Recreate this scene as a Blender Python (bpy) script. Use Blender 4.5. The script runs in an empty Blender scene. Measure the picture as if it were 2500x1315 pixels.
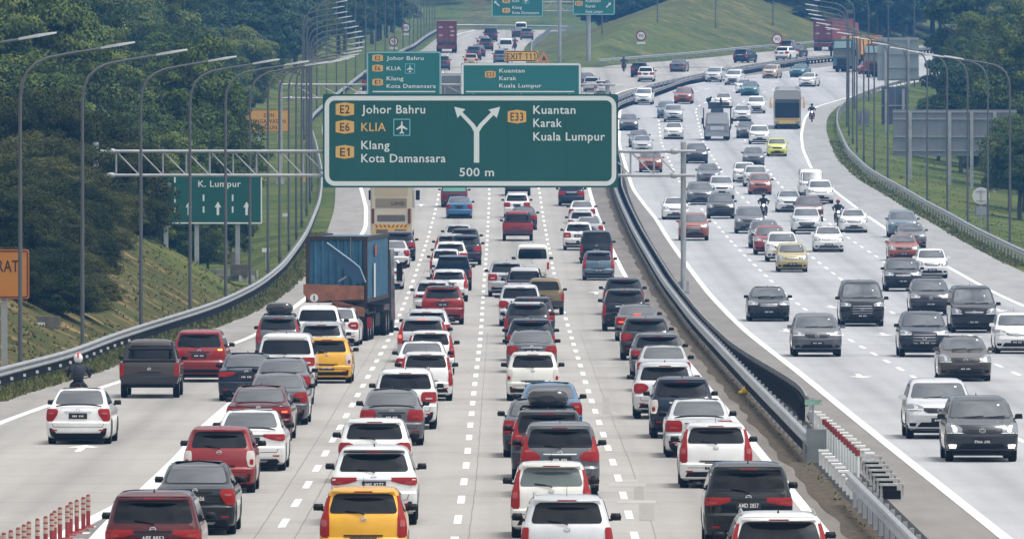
import bpy, bmesh, math, random, bisect
import numpy as np
from mathutils import Vector, Matrix
R = math.radians
scene = bpy.context.scene
COL = scene.collection
random.seed(7); np.random.seed(7)

# ---------------------------------------------------------------- camera, sky, sun, exposure
F, CX, HY, CAMH = 25000.0, 1250.0, 336.0, 8.11       # focal length (photo px), optical centre column, horizon row, eye height
cam_d = bpy.data.cameras.new("camera"); cam = bpy.data.objects.new("camera", cam_d); COL.objects.link(cam)
cam_d.sensor_width = 36; cam_d.lens = 36*F/2500; cam_d.clip_start = 1; cam_d.clip_end = 8000
cam.location = (0, 0, CAMH); cam.rotation_euler = (R(90) - math.atan((657.5-HY)/F), 0, 0)
scene.camera = cam

SUN_EL, SUN_AZ = 70, 118                              # azimuth clockwise from +Y (the driving direction)
world = bpy.data.worlds.new("World"); scene.world = world; world.use_nodes = True
nt = world.node_tree; nt.nodes.clear()
sky = nt.nodes.new('ShaderNodeTexSky'); sky.sky_type = 'NISHITA'; sky.sun_disc = False
sky.sun_elevation = R(SUN_EL); sky.sun_rotation = R(SUN_AZ); sky.air_density = 1.4; sky.dust_density = 4.0; sky.ozone_density = 1.0
hs = nt.nodes.new('ShaderNodeHueSaturation'); hs.inputs['Saturation'].default_value = 0.08
bg = nt.nodes.new('ShaderNodeBackground'); bg.inputs[1].default_value = 0.14
wo = nt.nodes.new('ShaderNodeOutputWorld')
cn = nt.nodes.new('ShaderNodeTexNoise'); cn.inputs['Scale'].default_value = 2.6; cn.inputs['Detail'].default_value = 5; cn.inputs['Roughness'].default_value = .6   # broken cloud
tcw = nt.nodes.new('ShaderNodeTexCoord'); nt.links.new(tcw.outputs['Generated'], cn.inputs[0]); cr = nt.nodes.new('ShaderNodeMapRange'); cr.inputs[1].default_value = .36; cr.inputs[2].default_value = .64; cr.inputs[3].default_value = .45; cr.inputs[4].default_value = 1.6
nt.links.new(cn.outputs[0], cr.inputs[0]); nt.links.new(cr.outputs[0], hs.inputs['Value'])
nt.links.new(sky.outputs[0], hs.inputs['Color']); nt.links.new(hs.outputs[0], bg.inputs[0]); nt.links.new(bg.outputs[0], wo.inputs[0])
sd = bpy.data.lights.new("sun", 'SUN'); sd.energy = 1.5; sd.angle = R(16); sd.color = (1, .95, .87)
sun = bpy.data.objects.new("sun", sd); COL.objects.link(sun)
sv = Vector((math.sin(R(SUN_AZ))*math.cos(R(SUN_EL)), math.cos(R(SUN_AZ))*math.cos(R(SUN_EL)), math.sin(R(SUN_EL))))
sun.rotation_euler = (-sv).to_track_quat('-Z', 'Y').to_euler(); sun.location = (60, -60, 120)
scene.view_settings.view_transform = 'Standard'; scene.view_settings.look = 'None'
scene.view_settings.exposure = 0.45; scene.view_settings.gamma = 1
scene.cycles.max_bounces = 6; scene.cycles.volume_bounces = 1; scene.cycles.transparent_max_bounces = 4
HAZE = 0.00015

# ---------------------------------------------------------------- lie of the land: height along the road, and curves across it
DG = np.arange(-400, 3600, 1.0)
def curve(pts, sig=14):
    pts = sorted(pts); v = np.interp(DG, [p[0] for p in pts], [p[1] for p in pts])
    if len(pts) > 1:
        for end, sl in ((0, (pts[1][1]-pts[0][1])/(pts[1][0]-pts[0][0])), (1, (pts[-1][1]-pts[-2][1])/(pts[-1][0]-pts[-2][0]))):
            if end == 0: m = DG < pts[0][0]; v[m] = pts[0][1] + np.clip((DG[m]-pts[0][0])*sl, -8, 8)
            else: m = DG > pts[-1][0]; v[m] = pts[-1][1] + np.clip((DG[m]-pts[-1][0])*sl, -60, 60)
    k = np.exp(-.5*(np.arange(-3*sig, 3*sig+1)/sig)**2); k /= k.sum()
    vp = np.pad(v, 3*sig, mode='edge')
    return np.convolve(vp, k, mode='valid')
def at(c, d): return float(np.interp(d, DG, c))
ZP = curve([(-400, 0), (323, 0), (419, .08), (501, .5), (580, 1.35), (630, 1.95), (698, 3.05), (740, 4.0), (800, 5.35), (916, 8.2),
            (1042, 12.0), (1150, 15.3), (1270, 18.6), (1400, 21.4), (1500, 23.1), (1620, 24.9), (1680, 26.2), (1760, 34), (2000, 55), (2600, 70), (3500, 75)], 12)
def zp(d): return at(ZP, d)
_dd = DG[(DG > 120) & (DG < 1650)]; _yy = HY + F*(CAMH-np.interp(_dd, DG, ZP))/_dd
_ym = np.minimum.accumulate(_yy)
def g(px, py):                                        # where the road surface lies that the photo shows at this spot
    d = float(np.interp(-py, -_ym, _dd)) if py > _ym[-1] else 1640.0
    return ((px-CX)*d/F, d, zp(d))
def tr(*pts): return [(g(*p)[1], g(*p)[0]) for p in pts]
XL = curve([(100, -21), (220, -19)] + tr((0, 952), (160, 913), (277, 862), (412, 816), (529, 778), (620, 732), (693, 674), (730, 622), (750, 590), (768, 545), (781, 510),
            (786, 465), (785, 430), (771, 365), (757, 320), (762, 298), (788, 275), (830, 238), (890, 190), (1010, 123), (1040, 100)) + [(1560, -11), (1640, -9.5)], 10)
XR = curve([(-400, 28.2), (562, 28.2), (668, 28.4), (723, 28.1)] + tr((2125, 437), (2071, 385), (2043, 318), (2045, 285), (2071, 258), (2147, 228), (2213, 210), (2300, 195)) + [(1300, 83)], 10)
XM = curve([(-400, 7.8), (740, 7.8), (760, 7.9), (900, 8.5), (1008, 9.9)] + tr((1600, 222), (1720, 197), (1816, 178), (1938, 159), (2035, 150)) + [(1350, 72)], 10)
XH = curve(tr((1425, 166), (1440, 162), (1700, 141), (1900, 122), (2000, 113), (2060, 109)) + [(1500, 75)], 5)        # foot of the hill in the fork
XF = curve(tr((1290, 166), (1277, 135), (1280, 118), (1290, 106), (1303, 99)) + [(1560, 4.6), (1640, 9)], 6)            # right edge of the far left branch
XB = curve(tr((1118, 1268), (1134, 1176), (1145, 1070), (1156, 963), (1174, 816), (1180, 714), (1187, 625), (1190, 579), (1193, 517), (1195, 470)) +
           [(900, -2.3), (1010, -2.6), (1130, -4.0), (1250, -4.6), (1400, -4.4), (1550, -2.8), (1640, 1)], 12)         # middle lane line of the left carriageway
XE = curve([(-400, 10)] + tr((2458, 1315), (2184, 1098), (1965, 920), (1790, 779), (1662, 626), (1600, 531), (1545, 462), (1511, 350), (1513, 263), (1600, 226), (1720, 200)) + [(1350, 73)], 10)
def slope(c, d): return (at(c, d+4)-at(c, d-4))/8
def sstep(a, b, x):
    t = min(1, max(0, (x-a)/(b-a))); return t*t*(3-2*t)
def ground(x, d):
    z = zp(d); xl, xr = at(XL, d), at(XR, d)
    if x < xl:
        t = xl-x
        m = sstep(225, 330, d)*(1-sstep(512, 545, d))*min(4.2, max(0, t-1.9)*.62 + .08*max(0, t-8))*(.72+.28*sstep(380, 470, d))
        v = sstep(530, 556, d)*(1-sstep(600, 660, d))*-1.0*sstep(1, 4, t)
        h = sstep(500, 640, d)*max(0, t-7.5)*.33
        z += m+v+min(h, 26)-.04*min(t, 6)
        z += .25*math.sin(x*.9+d*.05)*math.sin(d*.13)*sstep(2, 6, t)*(1-sstep(520, 560, d))
    elif x > xr:
        t = x-xr
        z += -.16*min(max(0, t-.8), 12) + min(26, max(0, t-13)*.3)*sstep(500, 650, d)
    elif d > 1180 and x > at(XF, d)+.5 and x < at(XH, d)-.4:
        a = max(0, x-at(XF, d)-3); hx = at(XH, d)-x
        z += min(.37*a, .34*hx, 14)*(1-sstep(1365, 1500, d)*(1-sstep(26, 40, x)))
    return z

# ---------------------------------------------------------------- materials
MATS = {}
def mat(name, col, rough=.6, metal=0, coat=0, amt=.0, sc=3, spec=.5, emit=0, bump=0, orand=0, stretch=None):
    if name in MATS: return MATS[name]
    m = bpy.data.materials.new(name); m.use_nodes = True; t = m.node_tree; p = t.nodes['Principled BSDF']
    p.inputs['Base Color'].default_value = (*col, 1); p.inputs['Roughness'].default_value = rough; p.inputs['Metallic'].default_value = metal
    p.inputs['Coat Weight'].default_value = coat; p.inputs['Coat Roughness'].default_value = .06; p.inputs['Specular IOR Level'].default_value = spec
    if emit: p.inputs['Emission Color'].default_value = (*col, 1); p.inputs['Emission Strength'].default_value = emit
    if amt or bump:
        tc = t.nodes.new('ShaderNodeTexCoord'); n = t.nodes.new('ShaderNodeTexNoise'); n.inputs['Scale'].default_value = sc; n.inputs['Detail'].default_value = 5; n.inputs['Roughness'].default_value = .65
        mp = t.nodes.new('ShaderNodeMapping'); mp.inputs['Scale'].default_value = stretch or (1, 1, 1)
        t.links.new(tc.outputs['Object'], mp.inputs[0]); t.links.new(mp.outputs[0], n.inputs[0])
        r = t.nodes.new('ShaderNodeValToRGB'); r.color_ramp.elements[0].position = .3; r.color_ramp.elements[1].position = .7
        r.color_ramp.elements[0].color = (*[c*(1-amt) for c in col], 1); r.color_ramp.elements[1].color = (*[min(1, c*(1+amt)) for c in col], 1)
        t.links.new(n.outputs[0], r.inputs[0]); t.links.new(r.outputs[0], p.inputs['Base Color'])
        if bump:
            b = t.nodes.new('ShaderNodeBump'); b.inputs['Strength'].default_value = bump; b.inputs['Distance'].default_value = .02
            t.links.new(n.outputs[0], b.inputs['Height']); t.links.new(b.outputs[0], p.inputs['Normal'])
    MATS[name] = m; return m
def N(t, k, **kw):
    n = t.nodes.new(k)
    for a, b in kw.items(): setattr(n, a, b)
    return n
def road_mat(name, col, x0, lane, lean, joint, seedv):
    m = bpy.data.materials.new(name); m.use_nodes = True; t = m.node_tree; p = t.nodes['Principled BSDF']; L = t.links.new
    ge = N(t, 'ShaderNodeNewGeometry'); sx = N(t, 'ShaderNodeSeparateXYZ'); L(ge.outputs['Position'], sx.inputs[0])
    def M(op, a, b=None, c=None):
        n = N(t, 'ShaderNodeMath', operation=op)
        for i, v in enumerate((a, b, c)):
            if v is None: continue
            if isinstance(v, (int, float)): n.inputs[i].default_value = v
            else: L(v, n.inputs[i])
        return n.outputs[0]
    def noise(scale, st, det=4):
        mp = N(t, 'ShaderNodeMapping'); mp.inputs['Scale'].default_value = st; mp.inputs['Location'].default_value = (seedv, seedv*2, 0)
        L(ge.outputs['Position'], mp.inputs[0]); n = N(t, 'ShaderNodeTexNoise'); n.inputs['Scale'].default_value = scale; n.inputs['Detail'].default_value = det; n.inputs['Roughness'].default_value = .6
        L(mp.outputs[0], n.inputs[0]); return n.outputs[0]
    u = M('FRACT', M('DIVIDE', M('SUBTRACT', M('ADD', sx.outputs[0], M('MULTIPLY', sx.outputs[1], lean)), x0), lane))
    c = M('ABSOLUTE', M('SUBTRACT', u, .5))                          # 0 mid lane .. .5 at the line
    oil = M('SUBTRACT', 1, M('MULTIPLY', M('SUBTRACT', 1, M('MINIMUM', M('MULTIPLY', c, 5.0), 1)), .23))
    trk = M('SUBTRACT', 1, M('MULTIPLY', M('SUBTRACT', 1, M('MINIMUM', M('MULTIPLY', M('ABSOLUTE', M('SUBTRACT', c, .24)), 9), 1)), .10))
    n1 = M('ADD', .84, M('MULTIPLY', noise(.9, (1, .06, 1)), .32)); n2 = M('ADD', .82, M('MULTIPLY', noise(.10, (1, .6, 1)), .36)); n3 = M('ADD', .86, M('MULTIPLY', noise(14, (1, .5, 1), 2), .28))
    n4 = M('ADD', .88, M('MULTIPLY', noise(.22, (.12, 1, 1)), .24))
    v = M('MULTIPLY', M('MULTIPLY', oil, trk), M('MULTIPLY', M('MULTIPLY', n1, n4), M('MULTIPLY', n2, n3)))
    if joint:
        j = M('LESS_THAN', M('FRACT', M('DIVIDE', sx.outputs[1], joint)), .035)
        jm = M('MULTIPLY', j, M('GREATER_THAN', noise(.3, (.5, 1, 1), 1), .47)); v = M('MULTIPLY', v, M('SUBTRACT', 1, M('MULTIPLY', jm, .24)))
    mx = N(t, 'ShaderNodeMix', data_type='RGBA', blend_type='MULTIPLY'); mx.inputs['Factor'].default_value = 1; mx.inputs['A'].default_value = (*col, 1)
    cb = N(t, 'ShaderNodeCombineColor'); [L(v, cb.inputs[i]) for i in range(3)]
    L(cb.outputs[0], mx.inputs['B']); L(mx.outputs['Result'], p.inputs['Base Color']); p.inputs['Roughness'].default_value = .85; p.inputs['Specular IOR Level'].default_value = .25
    MATS[name] = m; return m
def leaf_mat(name, c0, c1, c2):
    m = bpy.data.materials.new(name); m.use_nodes = True; t = m.node_tree; p = t.nodes['Principled BSDF']; L = t.links.new
    tc = N(t, 'ShaderNodeTexCoord'); oi = N(t, 'ShaderNodeObjectInfo'); n = N(t, 'ShaderNodeTexNoise'); n.inputs['Scale'].default_value = .55; n.inputs['Detail'].default_value = 6; n.inputs['Roughness'].default_value = .75
    L(tc.outputs['Object'], n.inputs[0]); r = N(t, 'ShaderNodeValToRGB'); e = r.color_ramp.elements; e[0].position = .32; e[0].color = (*c0, 1); e[1].position = .7; e[1].color = (*c2, 1); k = e.new(.5); k.color = (*c1, 1)
    ad = N(t, 'ShaderNodeMath', operation='MULTIPLY_ADD'); ad.inputs[1].default_value = .34; L(oi.outputs['Random'], ad.inputs[0])
    sb = N(t, 'ShaderNodeMath', operation='SUBTRACT'); L(n.outputs[0], sb.inputs[0]); sb.inputs[1].default_value = .17; L(sb.outputs[0], ad.inputs[2])
    L(ad.outputs[0], r.inputs[0]); L(r.outputs[0], p.inputs['Base Color']); p.inputs['Roughness'].default_value = .75; p.inputs['Specular IOR Level'].default_value = .10
    tl = N(t, 'ShaderNodeBsdfTranslucent'); L(r.outputs[0], tl.inputs[0]); mx = N(t, 'ShaderNodeMixShader'); mx.inputs[0].default_value = .10
    L(p.outputs[0], mx.inputs[1]); L(tl.outputs[0], mx.inputs[2]); L(mx.outputs[0], t.nodes['Material Output'].inputs[0]); MATS[name] = m; return m
def terrain_mat():
    m = bpy.data.materials.new('grassland'); m.use_nodes = True; t = m.node_tree; p = t.nodes['Principled BSDF']; L = t.links.new
    ge = N(t, 'ShaderNodeNewGeometry'); at_ = N(t, 'ShaderNodeAttribute', attribute_name='dirt')
    def noise(sc, det=6):
        n = N(t, 'ShaderNodeTexNoise'); n.inputs['Scale'].default_value = sc; n.inputs['Detail'].default_value = det; n.inputs['Roughness'].default_value = .7; L(ge.outputs['Position'], n.inputs[0]); return n.outputs[0]
    def ramp(f, *st):
        r = N(t, 'ShaderNodeValToRGB'); e = r.color_ramp.elements; e[0].position, e[0].color = st[0][0], (*st[0][1], 1); e[1].position, e[1].color = st[-1][0], (*st[-1][1], 1)
        for q in st[1:-1]: k = e.new(q[0]); k.color = (*q[1], 1)
        L(f, r.inputs[0]); return r.outputs[0]
    gm_ = N(t, 'ShaderNodeMath', operation='MULTIPLY_ADD'); L(noise(.12, 3), gm_.inputs[0]); gm_.inputs[1].default_value = .5; gs_ = N(t, 'ShaderNodeMath', operation='MULTIPLY_ADD'); L(noise(1.1), gs_.inputs[0]); gs_.inputs[1].default_value = .5; gs_.inputs[2].default_value = 0; L(gs_.outputs[0], gm_.inputs[2])
    gr = ramp(gm_.outputs[0], (.34, (.026, .044, .012)), (.44, (.062, .092, .022)), (.53, (.105, .132, .032)), (.64, (.165, .16, .06)))
    di = ramp(noise(.4), (.30, (.03, .034, .014)), (.44, (.06, .058, .024)), (.54, (.115, .075, .038)), (.64, (.36, .235, .12)))
    mm = N(t, 'ShaderNodeMath', operation='MULTIPLY_ADD'); L(noise(.8), mm.inputs[0]); mm.inputs[1].default_value = 1.6; mm.inputs[2].default_value = -.8
    ms = N(t, 'ShaderNodeMath', operation='ADD', use_clamp=True); L(at_.outputs['Fac'], ms.inputs[0]); L(mm.outputs[0], ms.inputs[1])
    mp = N(t, 'ShaderNodeMath', operation='MULTIPLY', use_clamp=True); L(ms.outputs[0], mp.inputs[0]); mq = N(t, 'ShaderNodeMath', operation='GREATER_THAN'); L(at_.outputs['Fac'], mq.inputs[0]); mq.inputs[1].default_value = .02; L(mq.outputs[0], mp.inputs[1])
    mx = N(t, 'ShaderNodeMix', data_type='RGBA'); L(mp.outputs[0], mx.inputs['Factor']); L(gr, mx.inputs['A']); L(di, mx.inputs['B']); L(mx.outputs['Result'], p.inputs['Base Color'])
    b = N(t, 'ShaderNodeBump'); b.inputs['Strength'].default_value = .8; b.inputs['Distance'].default_value = .25; L(noise(3.5), b.inputs['Height']); L(b.outputs[0], p.inputs['Normal'])
    p.inputs['Roughness'].default_value = .95; p.inputs['Specular IOR Level'].default_value = .1; MATS['grassland'] = m; return m

STEEL = mat('galvanised_steel', (.34, .35, .36), .5, .35, amt=.18, sc=1.2)
POLE = mat('painted_pole', (.10, .105, .11), .55, .2, amt=.15, sc=.8)
LAMPH = mat('lamp_housing', (.30, .31, .32), .35, .3)
BARRIER = mat('dark_barrier', (.014, .0145, .016), .9, amt=.45, sc=2, spec=.08)
CONC = mat('concrete', (.36, .35, .33), .9, amt=.2, sc=2)
LINE = mat('road_paint', (.76, .76, .735), .7, amt=.24, sc=2.5)
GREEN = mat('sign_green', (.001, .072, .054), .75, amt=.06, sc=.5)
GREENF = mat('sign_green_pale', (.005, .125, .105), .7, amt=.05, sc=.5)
SWHITE = mat('sign_white', (.62, .66, .64), .5)
SYEL = mat('sign_yellow', (.62, .37, .09), .5)
SBLACK = mat('sign_black', (.03, .012, .012), .5)
SBLUE = mat('sign_blue', (.02, .2, .24), .5)
SORANGE = mat('sign_orange', (.46, .175, .02), .5, amt=.05, sc=1)
SRED = mat('sign_red', (.24, .022, .02), .5)
SBACK = mat('sign_back', (.20, .215, .235), .5, .3, amt=.12, sc=.8)
SGRAY = mat('sign_back_light', (.30, .31, .33), .5, .3)
BLK = mat('black_plastic', (.008, .008, .009), .55, spec=.25)
RUB = mat('rubber', (.012, .012, .012), .9, spec=.15)
GLASS = mat('car_glass', (.005, .006, .008), .06, spec=.28)
GLASSF = mat('car_windscreen', (.035, .042, .048), .06, spec=.9)
GLASSS = mat('sloping_glass', (.03, .033, .038), .08, spec=.9)
for m_ in (GLASSF, GLASSS): m_.node_tree.nodes['Principled BSDF'].inputs['IOR'].default_value = 2.3
RIM = mat('alloy', (.35, .36, .37), .3, .8)
CHR = mat('chrome', (.75, .76, .78), .15, 1)
TAIL = mat('tail_lens', (.27, .008, .006), .3, coat=.2, spec=.25); TAILI = mat('tail_lens_inner', (.34, .035, .03), .2, coat=1)
TAILC = mat('clear_lens', (.55, .50, .46), .15, coat=1)
BRAKE = mat('lit_brake', (1, .12, .05), .3, emit=1.3)
HEAD = mat('headlight_lens', (.20, .215, .23), .12, coat=1)
HEADON = mat('lit_headlight', (1, .93, .8), .2, emit=2.0)
INDIC = mat('lit_indicator', (1, .5, .08), .3, emit=1.6)
PLATE = mat('plate_black', (.012, .012, .014), .4)
PLW = mat('plate_white', (.75, .75, .75), .5)
GRILLE = mat('grille_black', (.010, .010, .011), .35)
BARK = mat('bark', (.09, .075, .06), .9, amt=.35, sc=4)
PAINTC = dict(white=(.74, .74, .725), pearl=(.69, .68, .635), silver=(.46, .47, .485), lsilver=(.62, .63, .64), gray=(.11, .115, .125), dgray=(.030, .033, .040), black=(.006, .007, .009), navy=(.008, .015, .032), bluegray=(.10, .155, .205),
    red=(.23, .009, .009), dred=(.075, .006, .008), maroon=(.10, .02, .022), yellow=(.74, .38, .016), blue=(.03, .13, .26), orange=(.26, .058, .026), gold=(.40, .33, .14), brown=(.06, .048, .04), bronze=(.19, .135, .06), teal=(.035, .15, .17), lime=(.62, .62, .10), tan=(.5, .38, .28))
def paint(c):
    k = 'paint_'+c
    if k in MATS: return MATS[k]
    dark = max(PAINTC[c]) < .2
    return mat(k, PAINTC[c], .38, .25 if c in ('silver', 'gray', 'dgray', 'bluegray', 'bronze', 'lsilver') else .0, .9 if dark else .8, amt=.10, sc=1.6, spec=.05 if dark else .3)

# ---------------------------------------------------------------- mesh helpers
class MB:
    def __init__(s): s.v, s.f, s.mi = [], [], []
    def add(s, vs, fs, m=0):
        o = len(s.v); s.v += [tuple(v) for v in vs]; s.f += [tuple(i+o for i in f) for f in fs]; s.mi += [m]*len(fs); return s
    def box(s, c, sz, rz=0, m=0, taper=1, rx=0):
        x, y, z = sz[0]/2, sz[1]/2, sz[2]/2; M = Matrix.Translation(c) @ Matrix.Rotation(rz, 4, 'Z') @ Matrix.Rotation(rx, 4, 'X')
        vs = [M @ Vector(p) for p in ((-x, -y, -z), (x, -y, -z), (x, y, -z), (-x, y, -z), (-x*taper, -y*taper, z), (x*taper, -y*taper, z), (x*taper, y*taper, z), (-x*taper, y*taper, z))]
        return s.add(vs, [(3, 2, 1, 0), (4, 5, 6, 7), (0, 1, 5, 4), (1, 2, 6, 5), (2, 3, 7, 6), (3, 0, 4, 7)], m)
    def tube(s, path, r, n=8, m=0, caps=True):
        path = [Vector(p) for p in path]; rs = r if isinstance(r, (list, tuple)) else [r]*len(path); vs, fs = [], []; up = None
        for i, p in enumerate(path):
            t = (path[min(i+1, len(path)-1)]-path[max(i-1, 0)]).normalized()
            if up is None: up = Vector((0, 0, 1)) if abs(t.z) < .9 else Vector((0, 1, 0))
            a = t.cross(up).normalized(); b = a.cross(t).normalized(); up = b
            for k in range(n):
                w = 2*math.pi*k/n; vs.append(p+a*math.cos(w)*rs[i]+b*math.sin(w)*rs[i])
        for i in range(len(path)-1):
            for k in range(n): fs.append((i*n+k, i*n+(k+1) % n, (i+1)*n+(k+1) % n, (i+1)*n+k))
        if caps: fs += [tuple(range(n-1, -1, -1)), tuple(range((len(path)-1)*n, len(path)*n))]
        return s.add(vs, fs, m)
    def prism(s, pts, y0, y1, m=0):                   # outline in x,z pushed from y0 (front) to y1
        n = len(pts); vs = [(p[0], y0, p[1]) for p in pts]+[(p[0], y1, p[1]) for p in pts]
        return s.add(vs, [tuple(range(n)), tuple(range(2*n-1, n-1, -1))]+[(i, i+n, (i+1) % n+n, (i+1) % n) for i in range(n)], m)
    def sphere(s, c, r, m=0, nu=12, nv=8):
        r = r if isinstance(r, (tuple, list)) else (r, r, r); vs, fs = [(c[0], c[1], c[2]-r[2])], []
        for i in range(1, nv):
            a = math.pi*i/nv-math.pi/2
            for k in range(nu): b = 2*math.pi*k/nu; vs.append((c[0]+r[0]*math.cos(a)*math.cos(b), c[1]+r[1]*math.cos(a)*math.sin(b), c[2]+r[2]*math.sin(a)))
        vs.append((c[0], c[1], c[2]+r[2]))
        for k in range(nu): fs.append((0, 1+(k+1) % nu, 1+k)); fs.append((len(vs)-1, len(vs)-1-nu+k, len(vs)-1-nu+(k+1) % nu))
        for i in range(nv-2):
            for k in range(nu): fs.append((1+i*nu+k, 1+i*nu+(k+1) % nu, 1+(i+1)*nu+(k+1) % nu, 1+(i+1)*nu+k))
        return s.add(vs, fs, m)
    def mesh(s, name, mats, smooth=None):
        me = bpy.data.meshes.new(name); me.from_pydata(s.v, [], s.f)
        for m in (mats if isinstance(mats, (list, tuple)) else [mats]): me.materials.append(m)
        if len(set(s.mi)) > 1: me.polygons.foreach_set('material_index', s.mi)
        if smooth:
            me.polygons.foreach_set('use_smooth', [True]*len(me.polygons)); me.set_sharp_from_angle(angle=R(smooth))
        me.update(); return me
def obj(name, me, parent=None, loc=None):
    o = bpy.data.objects.new(name, me); COL.objects.link(o)
    if parent: o.parent = parent
    if loc: o.location = loc
    return o
def build(mb, name, mats, parent=None, loc=None, smooth=None): return obj(name, mb.mesh(name, mats, smooth), parent, loc)
def thing(name, label, cat, loc=(0, 0, 0), rz=0, group=None):
    o = bpy.data.objects.new(name, None); COL.objects.link(o); o.location = loc; o.rotation_euler = (0, 0, rz); o.empty_display_size = .5
    return tag(o, label, cat, group)
def tag(o, label, cat, group=None, kind=None):
    o['label'] = label; o['category'] = cat
    if group: o['group'] = group
    if kind: o['kind'] = kind
    return o
def struct(o, kind='structure'): o['kind'] = kind; return o

# lettering: glyph outlines from Blender's own font, turned into mesh once per string
TXT = {}
def prep_text(strings):
    for s in strings:
        c = bpy.data.curves.new('glyphs', 'FONT'); c.body = s; c.size = 1; c.offset = .012; c.space_character = 1.08; c.resolution_u = 3
        o = bpy.data.objects.new('glyphs', c); COL.objects.link(o); dg = bpy.context.evaluated_depsgraph_get(); me = o.evaluated_get(dg).to_mesh()
        vs = np.array([v.co[:2] for v in me.vertices]); fs = [tuple(p.vertices) for p in me.polygons]
        if s in ('E1', 'EXIT 111'):                  # give the plain stroke of this face's figure one its flag
            vs = vs.tolist(); par = list(range(len(vs)))
            def fd(i):
                while par[i] != i: i = par[i]
                return i
            for f in fs:
                for a in f[1:]: par[fd(a)] = fd(f[0])
            comp = {}
            for i in range(len(par)): comp.setdefault(fd(i), []).append(i)
            cs = sorted(comp.values(), key=lambda q: min(vs[i][0] for i in q))
            for ch_, cc in zip(s.replace(' ', ''), cs):
                if ch_ == '1':
                    x0 = min(vs[i][0] for i in cc)+.005; tp = max(vs[i][1] for i in cc); n0 = len(vs); vs += [[x0, tp], [x0-.12, tp-.12], [x0-.12, tp-.23], [x0, tp-.14]]; fs.append((n0, n0+1, n0+2, n0+3))
            vs = np.array(vs)
        TXT[s] = (vs, fs, vs[:, 0].min(), vs[:, 0].max()); bpy.data.objects.remove(o); bpy.data.curves.remove(c)
SIGNS = ['H', 'Johor Bahru', 'KLIA', 'Klang', 'Kota Damansara', 'Kuantan', 'Karak', 'Kuala Lumpur', '500 m', 'E2', 'E6', 'E1', 'E33', 'K. Lumpur', 'EXIT 111', 'ZON', 'PENGAWASAN', 'CERUN', 'RAT', 'LINE', '90', '60']
PLATES = ['APE 8853', 'VBU 8656', 'WCU 8428', 'JMS 9277', 'WWD 7362', 'AMD 2857', 'PNC 761', 'BCM', 'PNA 396']
prep_text(SIGNS+PLATES)
CAPH = TXT['H'][0][:, 1].max()
def put_text(mb, s, x0, x1, zb, cap, y, m=0):
    vs, fs, a, b = TXT[s]; sx = (x1-x0)/(b-a); sz = cap/CAPH
    mb.add([(x0+(v[0]-a)*sx, y, zb+v[1]*sz) for v in vs], fs, m)

# ================================================================ THE SETTING: ground, carriageways, paint
def sheet(name, left, right, d0, d1, m, step=6, ncol=4, lift=0.0):
    mb = MB(); ds = np.arange(d0, d1+.1, step); vs, fs = [], []
    for d in ds:
        a, b = left(d), right(d)
        for k in range(ncol+1): vs.append((a+(b-a)*k/ncol, d, zp(d)+lift))
    w = ncol+1
    for i in range(len(ds)-1):
        for k in range(ncol): fs.append((i*w+k, i*w+k+1, (i+1)*w+k+1, (i+1)*w+k))
    mb.add(vs, fs); return struct(build(mb, name, m, smooth=60))
def make_terrain():
    ds = np.concatenate([np.arange(-260, 180, 40), np.arange(180, 320, 10), np.arange(320, 640, 4), np.arange(640, 1180, 10), np.arange(1180, 1480, 6), np.arange(1480, 1800, 10), np.arange(1800, 2650, 50)])
    lo = [330, 200, 130, 95, 75, 60, 50, 42, 36, 31, 27, 23, 20, 17.5, 15.5, 13.5, 12, 10.5, 9.2, 8, 7, 6.1, 5.3, 4.6, 4, 3.4, 2.9, 2.4, 2, 1.5, 1, .4]
    ro = [.4, 1, 2, 3, 4.5, 6, 8, 10, 13, 17, 22, 28, 36, 46, 60, 80, 120, 200, 330]
    nin = 40; vs, fs, dirt = [], [], []
    for d in ds:
        xl, xr = at(XL, d), at(XR, d)
        xs = [xl-o for o in lo]+[xl+(xr-xl)*(i+.5)/nin for i in range(nin)]+[xr+o for o in ro]
        for x in xs:
            inside = xl < x < xr
            vs.append((x, d, ground(x, d)-(.06 if inside else .03)))
            t = xl-x; dv = 0
            if t > 0: dv = sstep(250, 330, d)*(1-sstep(478, 520, d))*sstep(.6, 2.5, t)*.62
            elif 1180 < d < 1640 and at(XF, d) < x < at(XH, d): dv = .08+.25*sstep(1230, 1330, d)
            elif d > 1640: dv = .55*sstep(3, 0, abs(x+6+.0*d)/2.0)
            dirt.append(dv)
    w = len(lo)+nin+len(ro)
    for i in range(len(ds)-1):
        for k in range(w-1): fs.append((i*w+k, i*w+k+1, (i+1)*w+k+1, (i+1)*w+k))
    mb = MB(); mb.add(vs, fs); o = build(mb, 'ground', terrain_mat(), smooth=70)
    a = o.data.attributes.new('dirt', 'FLOAT', 'POINT'); a.data.foreach_set('value', dirt); struct(o)
make_terrain()
ROADL = road_mat('road_concrete', (.338, .322, .302), -1.15, 3.65, .0009, 6.0, 3.0)
ROADR = road_mat('road_asphalt', (.365, .368, .378), 9.95, 3.68, .0006, 0, 11.0)
SHOUL = mat('shoulder_asphalt', (.185, .168, .150), .9, amt=.22, sc=.8, stretch=(1, .12, 1), spec=.2)
DIRTS = mat('verge_dirt', (.085, .070, .052), .95, amt=.6, sc=4.5, stretch=(1, .6, 1), spec=.1)
BRICK = mat('dark_pavers', (.032, .032, .034), .9, amt=.5, sc=5, spec=.2)
lerp = lambda a, b, t: a+(b-a)*t
def SL(d):                                            # left solid edge line
    return at(SLc, d)
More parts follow.
